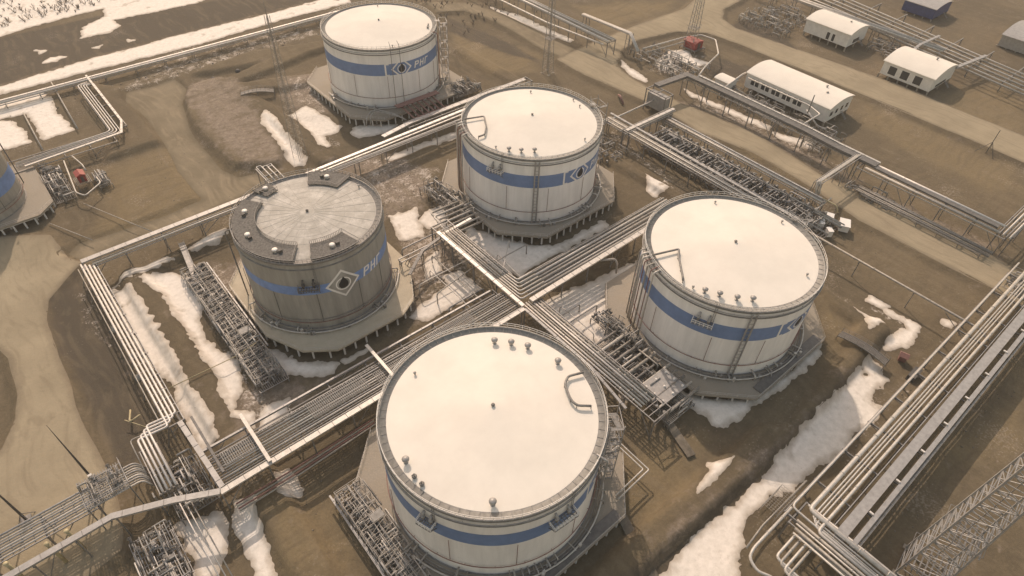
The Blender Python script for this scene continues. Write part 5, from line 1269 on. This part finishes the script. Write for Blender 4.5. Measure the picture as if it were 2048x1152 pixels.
rack('cross rack closing the left end of the valve yard', 'x', 112, 134, 66.2, 69.4, 5, 7, .25)
tray([(112, 67.8, 5.3), (136, 67.4, 5.3)], 1.2, .45, 'bright tray across the left end of the valve yard', 'alu')
row('x', 110, 136, [66.6, 69.0], 5.05, .22, 'cross rack at the left end of the valve yard', 'pipes across the left end of the valve yard', ['alu2'])
station('valves between the centre tank and the valve yard', 98, 110, 62, 86, -.4, 70, 24, None, nv=12, hmax=2.2)
rack('rack joining the centre tank to the valve yard', 'x', 92, 112, 76, 78.5, 5, 7, .22)
row('x', 90, 112, [76.4, 77.2, 78.0], 5.05, .22, 'rack joining the centre tank to the valve yard', 'pipes joining centre tank and valve yard', ['alu2', 'alu'])
station('grey pipework crowded behind the right white tank', 97, 112, 6, 34, .2, 110, 25, 'traydark', nv=26, hmax=2.8)
for i, (x, y, s) in enumerate([(127.5, 13, 1.3), (129, 9, 1.0), (122.5, 9.5, 1.2), (118.5, 11.5, 1.4), (130.3, 2, 1.5), (131, -2.6, 1.9), (126, 2.2, 1.2), (121.5, 3.8, 1.1), (117.5, 6.3, 1.3), (124.5, -1.5, 1.0)]):
    t = thing('white_cabinet', '%s white cabinet from the left at the near right end of the valve yard' % ORD[i], 'cabinet', (x, y, 0), .1 * i, 'white cabinets by the valve yard')
    MB().box(-s, s, -s * .7, s * .7, -.5, 1.5).build('cabinet_body', 'white', t); MB().box(-s * 1.08, s * 1.08, -s * .78, s * .78, 1.5, 1.62).build('cabinet_lid', 'white', t)
    MB().box(-s * .2, s * .5, -s * .7 - .04, -s * .7, .1, 1.3).build('door', 'tray', t)
# --- buildings
def building(label, x0, x1, y0, y1, z0, zw, rise, wins, wall_side_wins=(), name='building', mroof='roof', mwall='wall', chim=(), door=None):
    cx, cy = (x0 + x1) / 2, (y0 + y1) / 2; t = thing(name, label, 'building', (cx, cy, 0)); hw, hl = (x1 - x0) / 2, (y1 - y0) / 2
    # vaulted roof profile across x
    n = 14; prof = [(-hw + 2 * hw * i / n, zw + rise * (1 - ((i / n) * 2 - 1) ** 2)) for i in range(n + 1)]
    mb = MB(); poly = [(-hw, z0)] + prof + [(hw, z0)]; m = len(poly)
    vs = [(x, -hl, z) for x, z in poly] + [(x, hl, z) for x, z in poly]
    mb.add(vs, [tuple(range(m)), tuple(reversed(range(m, 2 * m)))] + [(i, m + i, m + (i + 1) % m, (i + 1) % m) for i in (0, m - 2, m - 1)])
    mb.build('wall', mwall, t)
    ov = .45; pr = [(-hw - ov, zw - .25)] + prof + [(hw + ov, zw - .25)]; mb = MB(); vs = []
    for y in (-hl - ov, hl + ov):
        vs += [(x, y, z + .12) for x, z in pr] + [(x, y, z + .34) for x, z in pr]
    k = len(pr); fs = []
    for i in range(k - 1):
        fs += [(i, 2 * k + i, 2 * k + i + 1, i + 1), (k + i, k + i + 1, 3 * k + i + 1, 3 * k + i), (i, i + 1, k + i + 1, k + i), (2 * k + i, 3 * k + i, 3 * k + i + 1, 2 * k + i + 1)]
    fs += [(0, k, 3 * k, 2 * k), (k - 1, 3 * k - 1, 4 * k - 1, 2 * k - 1)]
    mb.add(vs, fs); rf = mb.build('roof', mroof, t)
    for (ya, yb, za, zb) in wins:      # windows on the -x long side
        fr = MB().box(-hw - .08, -hw - .005, ya - .2, yb + .2, za - .2, zb + .2).build('window_frame', 'white', t)
        MB().box(-hw - .12, -hw - .083, ya, yb, za, zb).build('window_pane', 'glass', fr)
    for (xa, xb, za, zb) in wall_side_wins:    # on the -y end
        MB().box(xa, xb, -hl - .08, -hl - .005, za, zb).build('opening', 'glass', t)
    for (x, y, h) in chim:
        MB().lathe([(.3, zw), (.3, zw + rise + h), (.45, zw + rise + h + .02), (.45, zw + rise + h + .3), (0, zw + rise + h + .4)], 10, (x, y)).build('flue', 'tray', rf)
    # piles under raised floor
    mb = MB()
    for i in range(int(2 * hl / 4) + 1):
        for x in (-hw + .4, 0, hw - .4): mb.box(x - .25, x + .25, -hl + .3 + i * 4 - .25, -hl + .3 + i * 4 + .25, -1.6, z0)
    mb.build('footings', 'concrete', t)
    # stairs at the end
    mb = MB()
    for i in range(8): mb.box(hw * .2, hw * .2 + 1.4, -hl - .5 - i * .32, -hl - .2 - i * .32, z0 + 1.0 - i * .28, z0 + 1.08 - i * .28)
    mb.build('entry_steps', 'steel', t)
    for s in range(1, 6): 
        pass
    return t
building('long white building with rounded roof and a row of windows', 179.8, 196.0, 32.8, 67.5, .6, 6, 1.25, [(14.9 - 4.6 * i - 1.5, 14.9 - 4.6 * i, 2.2, 4.7) for i in range(5)] + [(14.9 - 4.6 * i - 3.4, 14.9 - 4.6 * i - 1.9, 2.2, 4.7) for i in range(5)], [(-6.2, -4.6, 2.4, 4.0), (-2.5, -1, 2.4, 4.0), (1.2, 2.6, 2.4, 4.0), (4.6, 6.2, 2.4, 4)], chim=[(3, -9, .6), (-1, -11.5, .4)])
building('small white building with three big dark square openings', 233.5, 253.2, 20.0, 40.0, .8, 6, 1.8, [(4.2, 7.2, 1.7, 4.9), (-.8, 2.2, 1.7, 4.9), (-6.0, -3.0, 1.7, 4.9)], [(-5, 4, 1.2, 2.2)], chim=[(3, -4, .8)])
building('white windowless building with a rounded roof beside the upper pipe clutter', 244.4, 259.8, 61, 81.8, .8, 6.2, 1.3, [(-4.2, -3.0, 1.2, 4.2), (-1.8, -.4, 1.2, 4.2)], [(-3, 2, 1.4, 3)], chim=[(1, -5, .5)])
building('dark blue clad shed with grey roof at the top edge', 309, 326, 53.0, 68.0, -.2, 4.4, 1.0, [], [], mroof='tray', mwall='blueb')
building('grey shed cut off by the top right corner', 306, 330, -6, 22, -.6, 4.2, 1.6, [], [], mroof='tray', mwall='tray')
building('small flat white kiosk left of the long white building', 171.5, 176.5, 69, 75.5, .4, 3.2, .35, [], [])
# front pipe of building 1 and clutter before it
station('pale pipework standing in front of the long white building', 163.5, 177.5, 36, 70, -.4, 120, 31, None, nv=22, hmax=2.6)
station('pipes and valves at the near end of the long white building', 160.5, 178, 22, 33, -.4, 60, 32, None, nv=12, hmax=3)
pipe([(178.5, 66, 4.8), (178.5, 40, 4.8), (176, 34, 4.8), (163, 33.5, 5.2)], .28, 'pale pipe along the foot of the long white building', None, 'alu')
pipe([(164.5, 68, 3.0), (180, 69.5, 4.4), (182, 69.5, 4.4)], .35, 'pale pipe at the left end of the long white building', None, 'alu')
pipe([(171.5, 36.5, 5.6), (171.5, 36.5, 12.5)], .22, 'tall thin dark vent pipe before the long white building', None, 'steel')
pipe([(173, 38, 5.8), (173.2, 31.5, 1.5)], .3, 'pale slanting pipe at the near end of the long white building', None, 'alu')
station('dense pipework left of the windowless white building at the top', 231, 262, 84, 110, -.4, 150, 33, None, nv=34, hmax=3.5)
station('pipework between the two far white buildings', 252, 268, 42, 58, -.6, 50, 34, None, nv=10, hmax=2.5)
rack('rack behind the windowless white building', 'y', 40, 120, 263, 267, 4.8, 10, .25)
row('y', 30, 125, [263.5, 264.8, 266.2], 4.85, .35, 'rack behind the windowless white building', 'pipes behind the windowless building', ['alu', 'alu2'])
station('pipework in the ring island by the road junction', 164, 182, 84, 114, -.2, 110, 35, None, nv=24, hmax=2.6)
pipe([(168, 110, 3), (190, 107, 3), (199, 104, 3), (200, 97, 3), (190, 88, 3), (176, 84, 3), (166, 80, 3)], .3, 'pale pipe running round the island beside the junction', None, 'alu')
pipe([(167, 108, 2.2), (189, 105, 2.2), (197, 103, 2.2)], .25, 'lower pipe inside the ring at the island', None, 'alu2')
rack('dark pipe trench rack between the road and the grey gallery', 'y', -34, 2, 148.2, 152.2, 1.6, 6, .2)
row('y', -36, 4, [148.6, 149.6, 150.6, 151.6], 1.6, [.25, .18, .3, .2], 'low rack between the road and the gallery at right', 'low pipes between road and gallery', ['steel', 'alu2'])
station('dark valves near the right end of the grey gallery', 148, 155, -8, 8, -.6, 40, 36, None, nv=10, hmax=2.4)
station('pipework beyond the right end of the straight sandy road', 140, 150, -50, -42, -.6, 40, 37, None, nv=10, hmax=3)
# clutter under the lower left junction
station('grating platform with stairs at the lower left junction', -62.5, -55, 37, 43.5, 8.0, 22, 41, 'walk', nv=4, hmax=1.0)
station('jumbled pipework under the bending gallery at the lower left', -60, -52.5, 13, 31, .6, 120, 42, 'tray', nv=14, hmax=1.6)
station('jumbled pipework between the lower left rack and the wide rack', -51, -43.5, 29, 41, 1.6, 70, 43, 'walk', nv=10, hmax=2.6)
rails([(-62.5, 37.1, 8.1), (-55, 37.1, 8.1), (-55, 43.4, 8.1)], 'handrail around the grating platform at the lower left junction')
for i in range(3):
    pipe([(-49.8 + i * .9, 34, 3.4), (-49.8 + i * .9, 23, 1.6), (-49.6 + i * .9, 12, .6)], .12, '%s pipe running under the gallery over the snow at lower left' % ORD[i], 'pipes over the snow at lower left', ['pipewhite', 'alu', 'alu2'][i % 3])
for i in range(4):
    pipe([(-41.8, 25.2 - i * .6, 2.2), (-30, 25.2 - i * .6, 2.0), (-12, 25.4 - i * .45, 2.0)], .16, '%s low pipe beneath the wide rack near the nearest tank' % ORD[i], 'low pipes beneath the wide rack', ['redpipe', 'alu2'][i % 2])
# --- lattice masts
def lattice(label, x, y, h, w0, w1, plats=(), name='lattice_mast', m='tray', rz=.2, th=.16):
    g = hz(x, y); t = thing(name, label, 'lattice mast', (x, y, g), rz)
    mb = MB(); n = int(h / 2.2); P = lambda k, i: ((w0 + (w1 - w0) * k / n) / 2 * (-1, 1, 1, -1)[i], (w0 + (w1 - w0) * k / n) / 2 * (-1, -1, 1, 1)[i], h * k / n)
    for i in range(4):
        mb.beam((P(0, i)[0], P(0, i)[1], -.6), P(n, i), th * 1.5)
        for k in range(n):
            j = (i + 1) % 4
            if k % 2 == 0: mb.beam(P(k, i), P(k + 1, j), th * .6)
            else: mb.beam(P(k, j), P(k + 1, i), th * .6)
            mb.beam(P(k, i), P(k, j), th * .6)
    mb.build('lattice_frame', m, t)
    for z in plats:
        w_ = w0 + (w1 - w0) * z / h; mp_ = MB()
        for q in range(8): mp_.box(-w_ / 2 - .6, w_ / 2 + .6, -w_ / 2 - .6 + q * (w_ + 1.2) / 8, -w_ / 2 - .6 + q * (w_ + 1.2) / 8 + .25, z, z + .08)
        for a in (-1, 1): mp_.beam((-w_ / 2 - .6, a * (w_ / 2 + .6), z + 1), (w_ / 2 + .6, a * (w_ / 2 + .6), z + 1), .08); mp_.beam((a * (w_ / 2 + .6), -w_ / 2 - .6, z + 1), (a * (w_ / 2 + .6), w_ / 2 + .6, z + 1), .08)
        mp_.build('platform', 'steel', t)
    MB().beam((0, 0, h * .0), (0, 0, h + 4), .12).build('lightning_rod', 'steel', t)
    mb = MB()
    for i in range(4): a = P(0, i); mb.box(a[0] - .5, a[0] + .5, a[1] - .5, a[1] + .5, -1, .1)
    mb.build('footing', 'concrete', t)
    return t
lattice('slender lattice mast left of the farthest white tank', 23.4, 128.3, 46, 3.2, 1.0, (), th=.07, m='alu2')
lattice('lattice mast standing behind the centre tank', 128.2, 124, 34, 3.2, 1.1, (14,), th=.1, m='alu2')
lattice('lattice mast with a platform beside the red shed near the road junction', 191.0, 103.0, 34, 4.0, 1.8, (9.5,), th=.12, m='alu2')
lattice('huge lattice mast leaning across the lower right corner', 49.5, -64.5, 60, 6.4, 2.6, (4, 16), th=.2, rz=.15)
lattice('small lattice mast at the right edge beyond the straight road', 141.5, -49, 26, 2.4, .9, (), th=.1)
def rod(label, x, y, h, lx=0, ly=0):
    g = hz(x, y); t = thing('lightning_mast', label, 'mast', (x, y, g))
    MB().lathe([(.26, -.3), (.2, h * .35), (.13, h * .6), (.03, h)], 8).build('pole', 'dark', t)
    mb = MB().box(-.9, .9, -.9, .9, -.3, .35)
    for a in range(4):
        u = a * math.pi / 2 + .5; mb.beam((2.0 * math.cos(u), 2.0 * math.sin(u), -.2), (0, 0, 2.6), .12)
    mb.build('foot_bracing', 'steel', t)
rod('thin dark lightning mast at the edge of the sandy road, lower left', -61, 48.2, 20)
rod('thin lightning mast at the bottom left edge', -73, 48.0, 18)
# thin tripod at upper right
t = thing('tripod_mast', 'tiny guyed mast on bare soil at the upper right', 'mast', (210, -12, hz(210, -12)))
mb = MB().beam((0, 0, 0), (0, 0, 9), .2)
for a in range(3):
    u = a * 2.1; mb.beam((3.5 * math.cos(u), 3.5 * math.sin(u), 0), (0, 0, 4.5), .14)
mb.build('pole', 'dark', t)
# --- red sheds
def shed(label, x, y, w_, l_, h, rz, z=0, stand=True, m='red'):
    t = thing('red_shed', label, 'shed', (x, y, z), rz, 'small red sheds')
    MB().box(-w_ / 2, w_ / 2, -l_ / 2, l_ / 2, 0, h).build('wall', m, t)
    mb = MB(); e = .25
    mb.add([(-w_ / 2 - e, -l_ / 2 - e, h), (w_ / 2 + e, -l_ / 2 - e, h), (w_ / 2 + e, l_ / 2 + e, h), (-w_ / 2 - e, l_ / 2 + e, h), (0, -l_ / 2 - e, h + .7), (0, l_ / 2 + e, h + .7)],
           [(0, 1, 2, 3), (0, 4, 1), (2, 5, 3), (1, 4, 5, 2), (3, 5, 4, 0)])
    mb.build('roof', m, t)
    MB().box(-w_ * .15, w_ * .2, -l_ / 2 - .05, -l_ / 2 - .003, .1, h * .85).build('door', 'dark', t)
    if stand:
        mb = MB()
        for a in (-1, 1):
            for b in (-1, 1): mb.beam((a * (w_ / 2 + .9), b * (l_ / 2 + .9), -z - 1.2), (a * (w_ / 2 + .9), b * (l_ / 2 + .9), -.1), .2)
        k = -w_ / 2 - 1
        while k < w_ / 2 + 1: mb.box(k, k + .15, -l_ / 2 - 1, l_ / 2 + 1, -.14, -.02); k += .4
        mb.build('stand', 'steel', t)
shed('small red shed on a raised stand left of the dirt area', -34.5, 153.6, 2.2, 3.0, 2.2, 0, 1.4)
shed('red shed on the island beside the road junction', 192, 102.3, 5.2, 6.0, 2.8, 0, .3)
shed('small dark red shed beside the snow east of the right white tank', 96.2, -38.0, 1.6, 1.6, 1.6, .3, -.8, False, 'redpipe')
tag(MB().box(91.5, 95.5, -43, -41.3, -1.2, .5).build('dark_container', 'dark'), 'long dark container lying beside the small dark red shed', 'container')
pipe([(-36.2, 166, 2.2), (-37.8, 146.5, 2.2), (-36.2, 143.3, 2.2), (-30.8, 147.3, 2.2), (-31, 151, 2.2)], .2, 'pale pipe bent round the red shed on its stand', None, 'alu')
pipe([(-33.5, 167, 2.4), (-32.4, 160, 2.4), (-32.4, 157, 1.8)], .2, 'short pale pipe behind the red shed on its stand', None, 'alu')
station('small pipework right of the red shed on its stand', -31.5, -28, 148, 156, .4, 24, 51, 'walk', nv=4, hmax=1.5)
station('valve yard at the right foot of the left edge tank', -44, -38, 148, 168, 0, 80, 52, 'walk', nv=16, hmax=2.6)
# fenced grate near the right rack and other bits
t = thing('mesh_cage', 'wire mesh cage at the lower left of the right-hand rack', 'cage', (39.5, -40.2, 0))
mb = MB()
for k in range(12): mb.beam((-3.2 + k * .58, -1.5, -.6), (-3.2 + k * .58, -1.5, 2.2), .05); mb.beam((-3.2 + k * .58, 1.6, -.6), (-3.2 + k * .58, 1.6, 2.2), .05); mb.beam((-3.2 + k * .58, -1.5, 2.2), (-3.2 + k * .58, 1.6, 2.2), .04)
for k in range(6): mb.beam((-3.2, -1.5 + k * .6, 2.2), (3.2, -1.5 + k * .6, 2.2), .04)
for z in (-.4, .8, 2.2):
    for y in (-1.5, 1.6): mb.beam((-3.2, y, z), (3.2, y, z), .07)
mb.build('mesh_panel', 'alu2', t)
pipe([(-50.3, 61.0, .3), (-51.4, 57.4, .9), (-49.0, 57.5, 1.4)], .2, 'short sandy bent pipe left of the long bright pipes', None, 'yellow')
pipe([(-52, 58.6, .9), (-48.6, 53.6, .5)], .1, 'thin sandy pipe beside the short bent one', None, 'yellow')
pipe([(136.8, 93.5, -.6), (134.2, 90.5, 1.2), (133.2, 87.6, -.6)], .4, 'rusty bent pipe end lying on soil left of the road', None, 'redpipe')
for i, (x, y) in enumerate([(32, 219 - 22), (22, 196), (140, 82), (-45, 77), (-46, 70), (-46, 88)]):
    o = MB().lathe([(0.9, -.8), (1.0, .3), (.6, .9), (0, 1.0)], 9).build('barrel_cover', 'dark' if i < 2 else 'alu2'); o.location = (x, y, hz(x, y))
    tag(o, ['dark round cover on the dirt behind the grey tank, further one', 'dark round cover on the dirt behind the grey tank, nearer one', 'rounded cover beside the grey portal', 'rounded cover left of the bright pipe rack, middle one', 'rounded cover left of the bright pipe rack, nearest one', 'rounded cover left of the bright pipe rack, farthest one'][i], 'cover')
# concrete blocks and debris: rubble
rnd = random.Random(99); mb = MB()
def rubble(x0, x1, y0, y1, n, s0, s1):
    for i in range(n):
        x, y = rnd.uniform(x0, x1), rnd.uniform(y0, y1); s = rnd.uniform(s0, s1) * .75; z = hz(x, y) + s * .1
        if z > -.45 and x > 60 or x < -45: continue
        a = Matrix.Rotation(rnd.uniform(0, 3), 3, 'Z') @ Matrix.Rotation(rnd.uniform(-.4, .4), 3, 'X'); vs = [Vector(v) for v in [(-s, -s, -s), (s, -s, -s), (s, s, -s), (-s, s, -s), (-s * .6, -s * .7, s * .6), (s * .7, -s * .6, s * .5), (s * .6, s * .6, s * .6), (-s * .7, s * .5, s * .5)]]
        mb.add([a @ v * .5 + Vector((x, y, z)) for v in vs], [(0, 3, 2, 1), (4, 5, 6, 7), (0, 1, 5, 4), (1, 2, 6, 5), (2, 3, 7, 6), (3, 0, 4, 7)])
for a in [(-48, -38, 40, 108, 160, .1, .5), (45, 140, -60, -41, 260, .1, .6), (20, 46, 40, 110, 420, .1, .5), (-34, -24, 10, 100, 160, .1, .5), (20, 60, 108, 135, 160, .15, .5), (-120, 100, 208, 216, 260, .3, .9), (140, 154, -40, 75, 260, .15, .7), (44, 115, 28, 48, 160, .1, .4), (95, 140, -20, 100, 300, .1, .4), (-60, -40, -20, 34, 160, .1, .5), (-20, 40, 108, 200, 200, .1, .5), (160, 240, 20, 110, 260, .1, .5)]: rubble(*a)
tag(mb.build('stones', 'stone'), 'loose stones and lumps scattered over the bare soil', 'stones', None, 'stuff')
# bare bushes in the far top-left snow
mb = MB()
for i in range(420):
    x = rnd.uniform(-60, 30); y = 292 + rnd.expovariate(1 / 25) + max(0, x) * .3
    if rnd.random() < .35: x, y = rnd.uniform(120, 170), rnd.uniform(170, 240)
    if x < GX0 or y > GY1 - 2: continue
    z = hz(x, y); h = rnd.uniform(.8, 2.6)
    for k in range(5):
        a = rnd.uniform(0, 6.3); mb.beam((x, y, z), (x + h * .5 * math.cos(a), y + h * .5 * math.sin(a), z + h * rnd.uniform(.6, 1)), .12)
tag(mb.build('bare_bushes', 'wood'), 'leafless scrub growing in the snow beyond the top left corner', 'bushes', None, 'stuff')
# ------------------------------------------------------------------ thin dusty air
hm = bpy.data.materials.new('thin_haze'); hm.use_nodes = True; ht = hm.node_tree; ht.nodes.clear()
ho = ht.nodes.new('ShaderNodeOutputMaterial'); hv = ht.nodes.new('ShaderNodeVolumePrincipled')
hv.inputs['Color'].default_value = (0.96, 0.95, 0.93, 1); hv.inputs['Density'].default_value = 0.00022; hv.inputs['Anisotropy'].default_value = 0.2
ht.links.new(hv.outputs[0], ho.inputs['Volume'])
hb = MB().box(-4100, 4100, -4100, 4100, -6, 124).build('haze', hm)
tag(hb, 'thin dusty haze hanging over the whole tank farm', 'haze', None, 'stuff')
